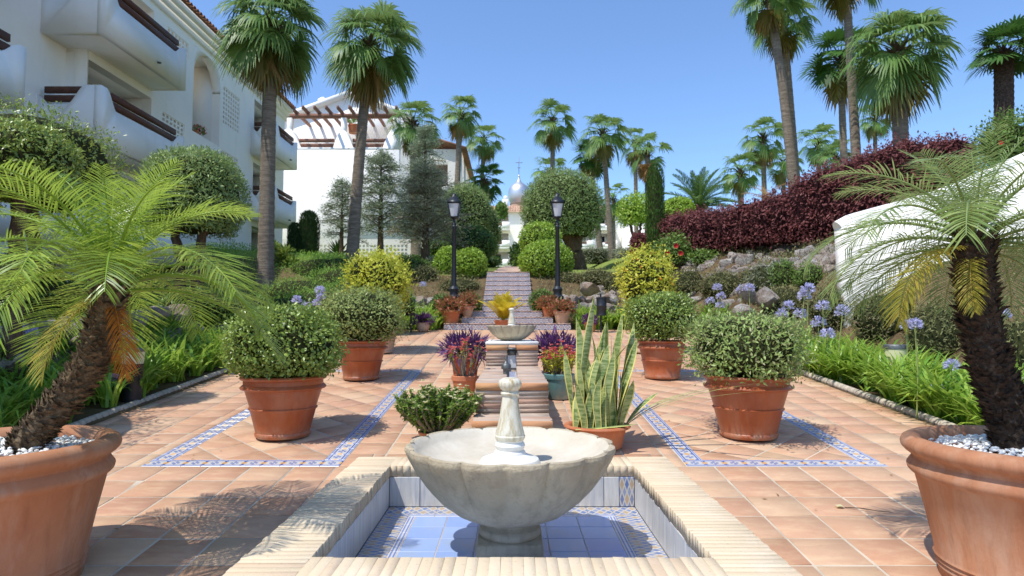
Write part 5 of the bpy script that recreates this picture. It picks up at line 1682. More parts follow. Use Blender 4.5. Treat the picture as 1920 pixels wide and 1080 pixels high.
# ------------------------------------------------------------------ lamps, bins, path lights
def lamp(label, x, y, z):
    t = thing('lamp_post', label, 'lamp post', (x, y, z), 0, 'black lamp posts beside the steps')
    mb = MB(); mb.lathe([(0.15, -0.2), (0.15, 0.04), (0.125, 0.06), (0.12, 0.2), (0.1, 0.24), (0.085, 0.3), (0.08, 0.42), (0.1, 0.44), (0.11, 0.47), (0.1, 0.5), (0.085, 0.52), (0.1, 0.56), (0.13, 0.6), (0.155, 0.65), (0.15, 0.69), (0.11, 0.72), (0.1, 0.78), (0.12, 0.83), (0.125, 0.87), (0.1, 0.9), (0.066, 0.94)], 20)
    mb.build('base', M['iron'], t, smooth=40)
    mb = MB(); mb.lathe([(0.066, 0.94), (0.05, 2.38), (0.062, 2.4), (0.062, 2.44), (0.05, 2.46), (0.058, 2.5), (0.03, 2.54), (0.03, 2.6), (0.06, 2.62), (0.095, 2.66)], 16)
    mb.build('pole', M['iron'], t, smooth=40)
    ln = MB()
    for k in range(4):
        a = math.pi / 4 + k * math.pi / 2
        ln.tube([(0.125 * math.cos(a), 0.125 * math.sin(a), 2.66), (0.205 * math.cos(a), 0.205 * math.sin(a), 3.0)], 0.011, 5)
    for zz, rr in ((2.665, 0.13), (3.0, 0.212)):
        c = [(rr * math.cos(math.pi / 4 + k * math.pi / 2), rr * math.sin(math.pi / 4 + k * math.pi / 2), zz) for k in range(5)]
        ln.tube(c, 0.014, 5)
    o = ln.build('lantern', M['iron'], t)
    q = MB(); q.lathe([(0.118, 2.67), (0.196, 2.995)], 4); m1 = q.mesh('glass', M['opal']); g_ = link('glass', m1, o, None, (0, 0, math.pi / 4))
    q = MB(); q.lathe([(0.235, 3.01), (0.24, 3.02), (0.17, 3.09), (0.1, 3.17), (0.07, 3.18), (0.075, 3.22), (0.05, 3.25), (0.015, 3.27)], 4); link('lamp_cap', q.mesh('lamp_cap', M['iron']), t, None, (0, 0, math.pi / 4))
    return t
zl = at(851, 362, 15.7).z - 3.27
lamp('black lamp post left of the steps', -1.44, 15.7, zl)
lamp('black lamp post right of the steps', 1.13, 15.7, zl)
def bin_(label, px, y):
    p = at(px, 592, y)
    t = thing('litter_bin', label, 'litter bin', (p.x, y, p.z), 0, 'black litter bins')
    mb = MB(); mb.lathe([(0.10, 0), (0.115, 0.01), (0.115, 0.03), (0.11, 0.035), (0.112, 0.2), (0.116, 0.205), (0.116, 0.23), (0.112, 0.235), (0.115, 0.38), (0.122, 0.385), (0.122, 0.41), (0.105, 0.415), (0.1, 0.38)], 24)
    mb.build('drum', M['iron'], t, smooth=40)
    mb = MB(); mb.tube([(0.0, 0.125, -0.4), (0.0, 0.125, 0.5)], 0.02, 8); mb.box((-0.05, 0.118, 0.1), (0.05, 0.122, 0.3))
    mb.build('post', M['iron'], t)
bin_('black cylindrical litter bin on a post left of the steps', 769, 14.2)
bin_('black cylindrical litter bin on a post right of the steps', 1128, 14.2)
def bollard(label, px, py0, py1, d, cap):
    a = at(px, py1, d); b = at(px, py0, d); h = b.z - a.z
    zb = gz(a.x, d)
    t = thing('path_light', label, 'path light', (a.x, d, a.z))
    r = 19.5 / 1190 * d
    mb = MB(); mb.lathe([(r * 0.88, min(-0.05, zb - a.z - 0.1)), (r * 0.9, -0.02), (r, 0.0)], 24); mb.build('base', M['iron'], t, smooth=40)
    mb = MB(); mb.lathe([(r * 0.9, 0.0), (r * 0.97, h * 0.3), (r, h * 0.78)], 28); mb.build('shade', M['cream'], t, smooth=40)
    mb = MB(); mb.lathe([(r * 1.04, h * 0.78), (r * 1.05, h * 0.95), (r * 0.98, h)], 28); mb.build('cap', M['grey_metal'], t, smooth=40)
bollard('squat cream path light with grey cap among agapanthus at right', 1680, 646, 684, 7.6, 1)
bollard('squat cream path light in shade behind the left palm trunk', 249, 653, 682, 6.9, 0)

# ------------------------------------------------------------------ beds: agapanthus
def bed(name, lab, x0, x1, y0, y1, n, nl, L, W, seed, rb=0.0, inner=None):
    q = np.random.default_rng(seed)
    pts = []
    while len(pts) < n:
        x, y = q.uniform(x0, x1), q.uniform(y0, y1)
        if inner and not inner(x, y): continue
        pts.append((x, y, gz(x, y) + 0.0))
    mb = MB(); strap_mass(mb, pts, nl, L, W, seed, 0, rb)
    tag(mb.build(name, M['aga']), lab, kind='stuff')
bed('agapanthus_leaves', 'bright green strap leaves filling the right planting bed', 4.1, 5.15, 3.4, 10.6, 290, 26, 0.64, 0.036, 21, 0.12, lambda x, y: x < 4.0 + max(0.5, np.interp(y, [3, 6, 9, 10.5], [1.3, 1.2, 0.95, 0.6])))
bed('agapanthus_leaves', 'shaded strap leaves filling the left planting bed', -5.25, -4.1, 3.0, 11.5, 280, 24, 0.6, 0.036, 22, 0.0)
bed('agapanthus_leaves', 'strap leaves left of the steps behind the patio edge', -3.4, -1.75, 14.85, 15.6, 46, 24, 0.55, 0.04, 23, 0.05)
bed('agapanthus_leaves', 'strap leaves right of the steps behind the patio edge', 1.5, 3.6, 14.85, 15.6, 56, 24, 0.55, 0.04, 24, 0.05)
bed('agapanthus_leaves', 'strap leaves at the back right corner of the patio', 3.5, 4.5, 10.2, 14.6, 46, 22, 0.45, 0.034, 25, 0.05, lambda x, y: x > 4.05)

def aga_flower(label, px, py, d, r, group):
    c = at(px, py, d)
    x = c.x + rnd(-.06, .06); y = c.y + rnd(-.05, .12)
    zb = gz(x, y) - 0.05
    t = thing('agapanthus_flower', label, 'flower', (x, y, zb), 0, group)
    e = c - Vector((x, y, zb))
    mb = MB(); mb.tube([(0, 0, 0), e * 0.5 + Vector((rnd(-.03, .03), 0, .02)), e], [0.008, 0.007, 0.006], 6); mb.build('stalk', M['stalk'], t)
    mb = MB(); umbel(mb, e, r, 70); mb.build('bloom', M['aga_fl'], t)
A1 = 'agapanthus blooms in the right bed'
for px, py, lab in ((1478, 575, 'pale blue agapanthus bloom leftmost over the near right potted shrub'), (1466, 590, 'agapanthus bloom just under the leftmost one over the near right shrub'), (1515, 543, 'pale blue agapanthus bloom highest above the right bed'), (1508, 556, 'agapanthus bloom tucked right below the highest of the right bed'), (1543, 576, 'pale blue agapanthus bloom left of the right palm fronds'), (1535, 606, 'round blue agapanthus bloom low over the right bed'), (1580, 585, 'pale blue agapanthus bloom on a straight stalk in the right bed'),
                    (1552, 627, 'flat blue agapanthus bloom low in the right bed'), (1500, 590, 'agapanthus bloom between the leftmost pair and the low round one'), (1345, 540, 'blue agapanthus bloom highest between the two right potted shrubs'), (1352, 556, 'agapanthus bloom second from top between the right potted shrubs'), (1332, 565, 'agapanthus bloom farthest left between the right potted shrubs'), (1350, 574, 'agapanthus bloom lowest between the right potted shrubs'), (1390, 543, 'broad blue agapanthus bloom in front of the pale rocks'), (1405, 541, 'agapanthus bloom right beside the broad one before the pale rocks'), (1784, 686, 'small violet agapanthus bloom beside the dark palm trunk'), (1757, 731, 'small violet agapanthus bloom low beside the big right pot'), (1700, 611, 'pale blue agapanthus bloom right of the cream path light'), (1715, 609, 'agapanthus bloom touching the one right of the cream path light'), (1880, 590, 'pale blue agapanthus bloom right of the dark palm trunk')):
    d = max(7.4 if px > 1460 else 11.2, 4.25 * FPX / (px - 960))
    if px > 1700: d = 6.2
    aga_flower(lab, px, py, d, 0.072 if d < 8 else 0.1, A1)
for px, py, lab in ((556, 563, 'pale agapanthus bloom left over the nearest left potted shrub'), (600, 545, 'tallest pale agapanthus bloom behind the left potted shrubs'), (603, 557, 'pale agapanthus bloom just below the tallest left one'), (595, 569, 'pale agapanthus bloom low behind the left potted shrub'), (574, 573, 'small pale agapanthus bloom low between the left ones'), (793, 534, 'lone pale agapanthus bloom left of the left lamp post'),
                    (35, 617, 'violet agapanthus bloom in deep shade at far left'), (60, 622, 'violet agapanthus bloom beside the far left shaded one'), (250, 640, 'violet agapanthus bloom over the shaded path light'), (238, 628, 'violet agapanthus bloom behind the leaning palm trunk'), (213, 710, 'dim violet agapanthus bloom low under the leaning palm')):
    d = max(10.2 if px > 500 else 6.6, 4.3 * FPX / (960 - px))
    if 700 > px > 500: d = 10.2
    if px == 793: d = 15.2
    aga_flower(lab, px, py, d, 0.085 if d > 8 else 0.06, 'agapanthus blooms on the left')
# ------------------------------------------------------------------ rocks
def hit(px, py, d0=5.0, d1=120.0):
    """ground distance at which the sight line through a pixel meets the slope"""
    D = np.arange(d0, d1, 0.05)
    a, b = at(px, py, 1.0) , at(px, py, 2.0)
    st = b - a
    Xs = a.x + st.x * (D - 1); Zs = a.z + st.z * (D - 1)
    g = ground_z(Xs, D)
    k = np.nonzero(Zs <= g)[0]
    return float(D[k[0]]) if len(k) else d1
def mound(px0, px1, py0, py1, dk=1.0, bury=0.15, dmin=5.0):
    """shrub ellipsoid whose foot stands on the slope at pixel row py1"""
    d = hit((px0 + px1) / 2, py1, dmin)
    r = (px1 - px0) / 2 * d / FPX
    c, q = ball(px0, px1, py0, py1, d + r * 0.6 * dk, dk)
    return (c[0], c[1], c[2] - bury * q[2]), (q[0], q[1], q[2] * (1 + bury))
rock_meshes()
def rock_wall(label, spots, smin, smax, seed):
    q = random.Random(seed)
    x0, y0, z0 = spots[0]
    t = thing('rock_wall', label, 'rock wall', (x0, y0, z0))
    for (x, y, z) in spots:
        s = q.uniform(smin, smax)
        link('rock', q.choice(ROCKS), t, Vector((x - x0, y - y0, z - z0)), (q.uniform(-.5, .5), q.uniform(-.5, .5), q.uniform(0, 6.28)), (s * q.uniform(.9, 1.35), s * q.uniform(.8, 1.1), s * q.uniform(.65, .9)))
def row(pix, d0, d1, rows, jit, seed):
    q = random.Random(seed); out = []
    for i, (px, py) in enumerate(pix):
        d = d0 + (d1 - d0) * i / max(1, len(pix) - 1)
        for k in range(rows):
            X_, Y_ = px + q.uniform(-jit, jit), py + k * 15 + q.uniform(-4, 4)
            dd = hit(X_, Y_, 8.0)
            p = at(X_, Y_, min(dd, d + 3.0) + 0.05)
            out.append((p.x, p.y, p.z))
    return out
up = [(1290 + 13.2 * i, 497 - 0.085 * (13.2 * i) - (6 if i % 3 == 0 else 0)) for i in range(23)]
rock_wall('upper line of pale boulders below the maroon hedge at right', row(up, 18.6, 13.0, 3, 6, 3), 0.12, 0.26, 4)
lo = [(1095 + 13 * i, 536 + 2.5 * (i % 4)) for i in range(8)] + [(1235 + 17 * i, 548 + 3 * (i % 3)) for i in range(14)]
rock_wall('lower line of pale rocks behind the right potted shrubs', row(lo[:8], 15.7, 14.8, 2, 5, 5) + row(lo[8:], 14.2, 10.9, 2, 6, 6), 0.11, 0.21, 5)
big = [at(1400, 548, 11.9), at(1398, 585, 11.6), at(1180, 560, 14.4), at(1440, 560, 11.4), at(1105, 541, 15.5)]
rock_wall('few large white boulders showing between the right potted shrubs', [tuple(p) for p in big], 0.19, 0.26, 9)
ls = []
q = random.Random(8)
for y in np.arange(4.2, 12.5, 0.42):
    for k in range(3):
        x = -5.05 - 0.12 * k + q.uniform(-.1, .1)
        ls.append((x, y + q.uniform(-.15, .15), gz(-5.0, y) + 0.1 + 0.27 * k))
rock_wall('shaded rough rock wall behind the left planting bed', ls, 0.17, 0.3, 12)
ls = []
for i in range(11):
    x = -3.3 + i * 0.2
    for k in range(3): ls.append((x + q.uniform(-.05, .05), 16.0 + 0.12 * k, gz(x, 15.5) + 0.05 + 0.24 * k))
rock_wall('brown rock face left of the left lamp post', ls, 0.15, 0.24, 13)
ls = []
for i in range(9):
    x = 1.0 + i * 0.2
    for k in range(3): ls.append((x + q.uniform(-.05, .05), 16.1 + 0.12 * k, gz(x, 15.6) + 0.05 + 0.24 * k))
rock_wall('shaded rock face right of the right lamp post', ls, 0.14, 0.24, 14)

# ------------------------------------------------------------------ shrubs, hedges, topiary
def shrub(name, label, cat, parts, leaf, n, L, W, seed, group=None, twig='twig', stems=None, **kw):
    """parts: list of (centre, radii); shares n leaves by size"""
    c0 = Vector(parts[0][0]); zb = gz(c0.x, c0.y)
    t = thing(name, label, cat, (c0.x, c0.y, zb), 0, group)
    tot = sum(r[0] * r[1] + r[0] * r[2] + r[1] * r[2] for c, r in parts)
    mb = MB()
    for i, (c, r) in enumerate(parts):
        k = int(n * (r[0] * r[1] + r[0] * r[2] + r[1] * r[2]) / tot)
        bush(mb, np.array(c) - np.array((c0.x, c0.y, zb)), r, k, L, W, seed=seed + i, **kw)
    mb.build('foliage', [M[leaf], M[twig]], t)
    if stems:
        mb = MB()
        for s in stems:
            pts = [Vector(p) - Vector((c0.x, c0.y, zb)) for p in s[0]]
            trunk(mb, pts, s[1], s[2], 9, 1.2, 0.02, 18, 0, 0.02)
        mb.build('trunk', M['bark'], t, smooth=True)
    return t
def ball(px0, px1, py0, py1, d, depthk=1.0):
    """ellipsoid that spans the given pixels at distance d"""
    a, b = at(px0, (py0 + py1) / 2, d), at(px1, (py0 + py1) / 2, d)
    zt, zb = at((px0 + px1) / 2, py0, d).z, at((px0 + px1) / 2, py1, d).z
    return ((a.x + b.x) / 2, d, (zt + zb) / 2), ((b.x - a.x) / 2, (b.x - a.x) / 2 * depthk, (zt - zb) / 2)
def stem_down(c, r, px=None):
    g = gz(c[0], c[1])
    return ([(c[0], c[1], g - 0.15), (c[0], c[1], (g + c[2]) / 2), (c[0], c[1], c[2])], 0.09, 0.06)

# low planting that hides the soil of both banks
def cover(name, lab, x0, x1, y0, y1, n, L, W, leaf, seed, test=None):
    q = np.random.default_rng(seed)
    x = q.uniform(x0, x1, n); y = q.uniform(y0, y1, n)
    den = np.sin(1.3 * x + 0.7 * y) + np.sin(0.9 * y - 1.1 * x + 2) + q.normal(0, .8, n)
    k = den > -0.7
    if test is not None: k &= test(x, y)
    x, y = x[k], y[k]; n = len(x)
    hgt = 0.10 + 0.10 * (np.sin(2.1 * x + y) * np.sin(1.7 * y - x) + 1)
    P = np.c_[x, y, ground_z(x, y) + q.uniform(0, 1, n) ** 1.3 * hgt]
    D = np.c_[q.normal(0, .6, (n, 2)), np.full(n, 0.8)]
    mb = MB(); leaf_faces(mb, P, D, np.c_[q.normal(0, .5, (n, 2)), np.ones(n)], L * q.uniform(.6, 1.3, n), W * q.uniform(.7, 1.2, n), 0, q.uniform(0, 1, n))
    tag(mb.build(name, M[leaf]), lab, kind='stuff')
cover('ground_cover', 'low dull green ground cover on the right bank', 4.8, 13, 3.0, 20, 44000, 0.085, 0.022, 'rosemary', 1)
cover('ground_cover', 'low bright ground cover on the left slope', -11, -4.9, 3.0, 22, 44000, 0.09, 0.022, 'juniper', 2)
cover('ground_cover', 'low greenery on the banks beside the steps', -5.2, 5.2, 15.4, 20.5, 12000, 0.08, 0.024, 'rosemary', 3, lambda x, y: np.abs(x - STAIR_X) > 0.85)

# topiary by the steps
GT_ = 'clipped topiary domes framing the steps'
b1 = ball(973, 1074, 452, 530, 19.6); shrub('topiary', 'wide bright green clipped dome right beside the steps', 'topiary', [b1], 'topiary', 7500, 0.07, 0.045, 1, GT_, lump_a=0.03, depth=0.07, rough=0.15, stems=[stem_down(*b1)])
b1 = ball(974, 1052, 417, 482, 22.4); shrub('topiary', 'smaller clipped dome just above and behind the right one', 'topiary', [b1], 'topiary', 4200, 0.08, 0.045, 2, GT_, lump_a=0.03, depth=0.07, rough=0.15, stems=[stem_down(*b1)])
b1 = ball(849, 913, 466, 530, 19.4); b2 = ball(814, 866, 463, 528, 19.9); shrub('topiary', 'double lobed clipped green dome left of the steps', 'topiary', [b1, b2], 'topiary', 8000, 0.07, 0.045, 3, GT_, lump_a=0.03, depth=0.07, rough=0.15, stems=[stem_down(*b1)])
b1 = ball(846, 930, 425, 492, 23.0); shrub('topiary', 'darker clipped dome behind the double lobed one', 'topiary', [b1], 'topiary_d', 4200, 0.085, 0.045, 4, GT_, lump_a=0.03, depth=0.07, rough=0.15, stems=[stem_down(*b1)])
b1 = ball(978, 1130, 320, 470, 27.0); b1 = (b1[0], (b1[1][0], b1[1][1], b1[1][2] * 1.0))
g_ = gz(b1[0][0] + .6, 27)
shrub('topiary', 'huge grey green egg shaped tree crown right of the axis', 'topiary', [b1], 'olive', 17000, 0.12, 0.034, 5, GT_, lump_a=0.03, depth=0.05, rough=0.15, core=0.9, zmin=-0.7,
      stems=[([tuple(at(1090, 515, 27)), tuple(at(1080, 480, 27)), tuple(at(1060, 430, 27))], 0.3, 0.3), ([tuple(at(1088, 500, 27)), tuple(at(1082, 460, 27)), tuple(at(1090, 420, 27))], 0.22, 0.2), ([tuple(at(1070, 500, 27)), tuple(at(1055, 470, 27)), tuple(at(1035, 430, 27))], 0.18, 0.16)])
b1 = ball(822, 922, 345, 470, 28.0); b2 = ball(885, 938, 385, 495, 28.6)
shrub('topiary', 'large grey green clipped crown left of the axis behind the lamp', 'topiary', [b1, b2], 'olive', 15000, 0.12, 0.034, 6, GT_, lump_a=0.04, depth=0.05, rough=0.18, core=0.9, stems=[stem_down(*b1)])
# bank shrubs beside the steps
shrub('low_shrub', 'small feathery green shrub right of the steps behind pots', 'shrub', [ball(991, 1040, 541, 592, 16.2)], 'hedge', 1900, 0.06, 0.02, 7, None, lump_a=0.08)
shrub('low_shrub', 'small feathery green shrub left of the steps behind pots', 'shrub', [ball(862, 904, 549, 596, 16.2)], 'hedge', 1700, 0.06, 0.02, 8, None, lump_a=0.08)
shrub('low_shrub', 'pale green feathery shrub left of the left lamp post', 'shrub', [ball(806, 848, 552, 600, 15.9)], 'hedge', 1600, 0.07, 0.02, 9, None, lump_a=0.1)
shrub('low_shrub', 'wispy brownish green bank shrub left of the double dome', 'shrub', [ball(766, 826, 497, 548, 19.0), ball(822, 905, 520, 560, 18.2)], 'rosemary', 3200, 0.08, 0.02, 10, None, lump_a=0.12)
shrub('low_shrub', 'mid green leafy shrub at the foot of the conifers', 'shrub', [ball(752, 815, 485, 530, 20.0)], 'hedge', 1800, 0.08, 0.03, 11, None, lump_a=0.1)
shrub('low_shrub', 'low dull shrub under the dome right of the steps', 'shrub', [ball(1075, 1160, 505, 545, 18.6), ball(1040, 1100, 510, 540, 19.0)], 'rosemary', 2600, 0.08, 0.02, 12, None, lump_a=0.12)
# left slope: juniper carpet
jp = []
for px, py, d, w, h in ((530, 575, 12.6, 70, 40), (600, 560, 13.2, 80, 45), (670, 545, 14.2, 80, 48), (560, 540, 15.0, 80, 40), (640, 520, 16.0, 80, 45), (730, 560, 14.0, 60, 45), (480, 590, 11.8, 60, 40), (600, 500, 19.0, 70, 40), (640, 500, 18.5, 60, 40)):
    c = at(px, py, d); r = w * d / FPX; jp.append(((c.x, d, c.z - h * d / FPX * 0.5), (r, r * 0.9, h * d / FPX)))
shrub('juniper', 'soft bright green juniper carpet on the slope under the left palms', 'shrub', jp, 'juniper', 15000, 0.085, 0.016, 20, None, lump_a=0.12, depth=0.12, rough=0.3, zmin=-0.1, out=0.5)
# left: big clipped bushes in front of the building
b1 = ball(-70, 145, 228, 392, 6.3, 0.8); b2 = ball(-400, -20, 190, 430, 5.9, 0.9); b3 = ((-5.45, 4.45, 3.2), (1.15, 1.45, 0.8)); b4 = ((-6.0, 7.9, 3.5), (0.95, 1.2, 0.7))
shrub('clipped_tree', 'large glossy green clipped bush in front of the left balconies', 'tree', [b1, b2], 'bush_a', 20000, 0.05, 0.022, 30, None, lump_a=0.08, depth=0.08, rough=0.15, power=0.85, stems=[stem_down(*b1)])
for bb, lab in ((b3, 'glossy clipped bush shading the left bed beside the big pot'), (b4, 'glossy clipped bush farther up the shaded left bed by the building')):
    shrub('clipped_tree', lab, 'tree', [bb], 'bush_a', 6000, 0.055, 0.024, 34, None, lump_a=0.07, depth=0.08, rough=0.35, power=0.85, stems=[stem_down(*bb)])
b1 = ball(268, 462, 272, 462, 11.6, 0.9)
shrub('clipped_tree', 'olive green clipped bush with bare trunks between palm and building', 'tree', [b1], 'olive', 14000, 0.075, 0.024, 31, None, lump_a=0.07, depth=0.07, rough=0.15, zmin=-0.8, power=0.85,
      stems=[([(b1[0][0] - .1, 11.6, gz(b1[0][0], 11.6) - .1), (b1[0][0] - .25, 11.6, b1[0][2] - 1.2), (b1[0][0] - .35, 11.6, b1[0][2] - .2)], 0.1, 0.07), ([(b1[0][0] + .1, 11.6, gz(b1[0][0], 11.6) - .1), (b1[0][0] + .1, 11.6, b1[0][2] - 1.2), (b1[0][0] + .4, 11.5, b1[0][2] - .2)], 0.11, 0.07)])
shrub('low_shrub', 'dark shaded shrub behind the leaning palm at far left', 'shrub', [ball(-40, 120, 480, 600, 8.0), ball(110, 260, 520, 620, 8.8)], 'hedge', 3200, 0.08, 0.03, 32, None, lump_a=0.12)
shrub('low_shrub', 'mid green shrub below the olive clipped bush at left', 'shrub', [ball(300, 440, 540, 620, 10.6), ball(420, 520, 555, 610, 11.4)], 'hedge', 4200, 0.07, 0.028, 33, None, lump_a=0.12)
# cypress columns
def column(label, px0, px1, py0, py1, d, seed, leaf='cypress', n=4200):
    c, r = ball(px0, px1, py0, py1, d)
    t = thing('cypress', label, 'cypress tree', (c[0], d, c[2] - r[2]))
    mb = MB()
    U = dirs(n); ang = rng.uniform(0, 6.283, n); h = rng.uniform(0, 1, n)
    prof = np.interp(h, [0, .1, .85, .95, 1], [.85, 1, .95, .75, .3])
    k = 1 - np.abs(rng.normal(0, .09, n)) + 0.06 * np.sin(3 * ang + 9 * h)
    P = np.c_[np.cos(ang) * r[0] * prof * k, np.sin(ang) * r[0] * prof * k, h * 2 * r[2]]
    D = np.c_[np.cos(ang) * .35, np.sin(ang) * .35, np.full(n, 1.0)] + rng.normal(0, .2, (n, 3))
    leaf_faces(mb, P, D, np.c_[np.cos(ang), np.sin(ang), np.zeros(n)], 0.2 * r[0] * 2, 0.05 * r[0] * 2, 0)
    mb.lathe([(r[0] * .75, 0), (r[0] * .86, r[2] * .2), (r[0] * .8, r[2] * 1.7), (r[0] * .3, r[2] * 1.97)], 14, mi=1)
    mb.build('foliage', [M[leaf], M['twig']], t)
    mb = MB(); mb.tube([(0, 0, -0.6), (0, 0, 0.3)], [0.12, 0.1], 8); mb.build('trunk', M['bark'], t)
column('taller dark clipped cypress column beside the left palm', 560, 597, 400, 546, 22.5, 1)
column('shorter dark clipped cypress column just left of the taller one', 538, 566, 421, 546, 23.5, 2)
column('slim bright green cypress in front of the maroon hedge', 1212, 1246, 312, 478, 19.5, 3, 'topiary_d', 3200)
# maroon hedge along the upper rocks
hp = []
for px, top, bot, d in ((1262, 402, 486, 19.2), (1290, 396, 484, 18.6), (1320, 393, 480, 18.0), (1352, 390, 478, 17.4), (1385, 386, 474, 16.8), (1420, 376, 470, 16.2), (1455, 366, 468, 15.6), (1492, 350, 464, 15.0), (1530, 334, 460, 14.4), (1570, 318, 456, 13.9), (1610, 302, 450, 13.4), (1652, 284, 430, 13.0), (1695, 270, 410, 12.7), (1738, 262, 395, 12.4), (1780, 258, 370, 12.2), (1815, 266, 350, 12.0)):
    top -= 8 + 14 * (px > 1500)
    c = at(px, (top + bot) / 2, d); r = 34 * d / FPX
    hp.append(((c.x, d + 0.5, c.z), (r * 1.25, 0.75, (bot - top) / 2 * d / FPX * 1.08)))
shrub('hedge', 'long dark maroon leaved hedge climbing above the rocks at right', 'hedge', hp, 'maroon', 36000, 0.092, 0.036, 50, None, 'block_core_r', lump_a=0.12, lump_k=4, depth=0.14, rough=0.35, droop=0.7, out=0.5, power=0.75)
shrub('low_shrub', 'small maroon bush left of the slim cypress', 'shrub', [ball(1182, 1216, 436, 482, 21.0)], 'maroon', 1300, 0.13, 0.05, 51, None, 'block_core_r', droop=0.8)
hb = shrub('hibiscus', 'bright green hibiscus with red flowers before the maroon hedge', 'shrub', [ball(1228, 1300, 440, 500, 18.2), ball(1290, 1350, 470, 500, 17.6)], 'hedge', 2600, 0.09, 0.045, 52, None, lump_a=0.2, depth=0.25, rough=0.6, core=0.6)
def flowers(t, spots, r, mat='petal_red'):
    for px, py, d in spots:
        p = at(px, py, d) - t.location
        mb = MB(); n = 6; a = np.linspace(0, 6.28, n, endpoint=False)
        leaf_faces(mb, np.tile(np.array(p), (n, 1)), np.c_[np.cos(a), np.full(n, -.4), np.sin(a)], np.tile((0, -1.0, 0), (n, 1)), r, r * .9, 0)
        mb.build('flower', M[mat], t)
flowers(hb, [(1267, 461, 17.2), (1251, 475, 17.2), (1222, 474, 17.2), (1186, 475, 17.4), (1276, 475, 17.0)], 0.09)
hb = shrub('hibiscus', 'pale green hibiscus over the white wall at far right', 'shrub', [ball(1836, 1910, 238, 330, 11.4), ball(1850, 1960, 215, 320, 11.2)], 'hedge', 5200, 0.07, 0.035, 53, None, lump_a=0.2, depth=0.25, rough=0.6, core=0.6)
flowers(hb, [(1908, 297, 10.6), (1875, 268, 10.6)], 0.05)
# dull shrubs on the right bank
GB = 'dull green bank shrubs on the right'
shrub('bank_shrub', 'flat topped olive brown shrub right of the lime shrub', 'shrub', [mound(1245, 1330, 505, 562), mound(1310, 1400, 505, 565), mound(1380, 1450, 500, 560)], 'rosemary', 7000, 0.07, 0.016, 60, GB, lump_a=0.10, depth=0.12)
shrub('bank_shrub', 'loose grey green shrub below the upper boulders', 'shrub', [mound(1400, 1470, 492, 560)], 'greyhedge', 2200, 0.08, 0.02, 61, GB, lump_a=0.2, depth=0.25, rough=0.5)
shrub('bank_shrub', 'greener leafy shrub below the upper boulders near the white wall', 'shrub', [mound(1440, 1500, 490, 545), mound(1490, 1545, 496, 545)], 'hedge', 3000, 0.07, 0.024, 62, GB, lump_a=0.2, depth=0.2, rough=0.5)
shrub('bank_shrub', 'broad mounded dull shrub in front of the white wall', 'shrub', [mound(1420, 1530, 535, 610), mound(1510, 1620, 530, 620), mound(1600, 1720, 545, 640)], 'rosemary', 9500, 0.055, 0.014, 63, GB, lump_a=0.10, depth=0.12)
shrub('bank_shrub', 'dull shrub behind the dark palm trunk at far right', 'shrub', [mound(1700, 1810, 560, 690), mound(1850, 2000, 590, 760)], 'rosemary', 6000, 0.05, 0.014, 64, GB, lump_a=0.12, depth=0.12)
shrub('bank_shrub', 'small brownish shrub among the lower rocks by the right bin', 'shrub', [mound(1128, 1180, 512, 548)], 'rosemary', 1200, 0.08, 0.018, 65, GB, lump_a=0.15)
# lawn edge hedges and round trees farther back
shrub('low_hedge', 'grey low hedge at the back of the lawn', 'hedge', [ball(1082, 1150, 462, 500, 33.0), ball(1140, 1200, 464, 500, 33.5)], 'greyhedge', 3600, 0.14, 0.03, 70, None, lump_a=0.08, power=0.7)
shrub('low_hedge', 'silvery low hedge right of the grey one on the lawn', 'hedge', [ball(1150, 1212, 467, 498, 31.5)], 'greyhedge', 1900, 0.13, 0.03, 71, None, lump_a=0.1, rbias=0.3)
b1 = ball(1158, 1222, 362, 432, 29.0)
shrub('round_tree', 'small round headed green tree left of the slim cypress', 'tree', [b1], 'topiary', 3400, 0.13, 0.07, 72, None, lump_a=0.1, depth=0.3, rough=0.5, core=0.45, stems=[([tuple(at(1190, 485, 29)), tuple(at(1188, 450, 29)), tuple(at(1178, 405, 29))], 0.1, 0.06), ([tuple(at(1192, 485, 29)), tuple(at(1198, 440, 29)), tuple(at(1206, 405, 29))], 0.09, 0.05)])
shrub('round_tree', 'lime green clipped ball tree above the maroon hedge', 'tree', [ball(1240, 1302, 371, 420, 25.0)], 'topiary', 3000, 0.1, 0.055, 73, None, lump_a=0.05, depth=0.08, stems=None, rbias=0.15)
shrub('low_shrub', 'leafy green bush before the distant white building', 'shrub', [ball(958, 985, 455, 508, 40.0)], 'hedge', 1500, 0.2, 0.1, 74, None, lump_a=0.2, rough=0.5)
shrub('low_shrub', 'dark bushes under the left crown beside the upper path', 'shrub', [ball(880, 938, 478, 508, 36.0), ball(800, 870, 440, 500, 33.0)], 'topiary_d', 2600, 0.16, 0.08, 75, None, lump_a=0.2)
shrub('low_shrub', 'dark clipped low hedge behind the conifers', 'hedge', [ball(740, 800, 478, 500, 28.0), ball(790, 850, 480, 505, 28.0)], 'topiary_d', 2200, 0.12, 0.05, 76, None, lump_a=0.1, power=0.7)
shrub('low_shrub', 'pale silvery shrub right of the slender conifer trunk', 'shrub', [ball(795, 825, 483, 510, 21.0)], 'greyhedge', 900, 0.1, 0.03, 77, None, lump_a=0.2, rbias=0.4)
# distant round pine behind the far roofs
for px0, px1, py0, py1, lab in ((930, 950, 380, 412, 'small yellow green treetop before the far roof'),):
    shrub('round_tree', lab, 'tree', [ball(px0, px1, py0, py1, 60.0)], 'hedge', 900, 0.3, 0.12, 78, None, lump_a=0.2, stems=None)

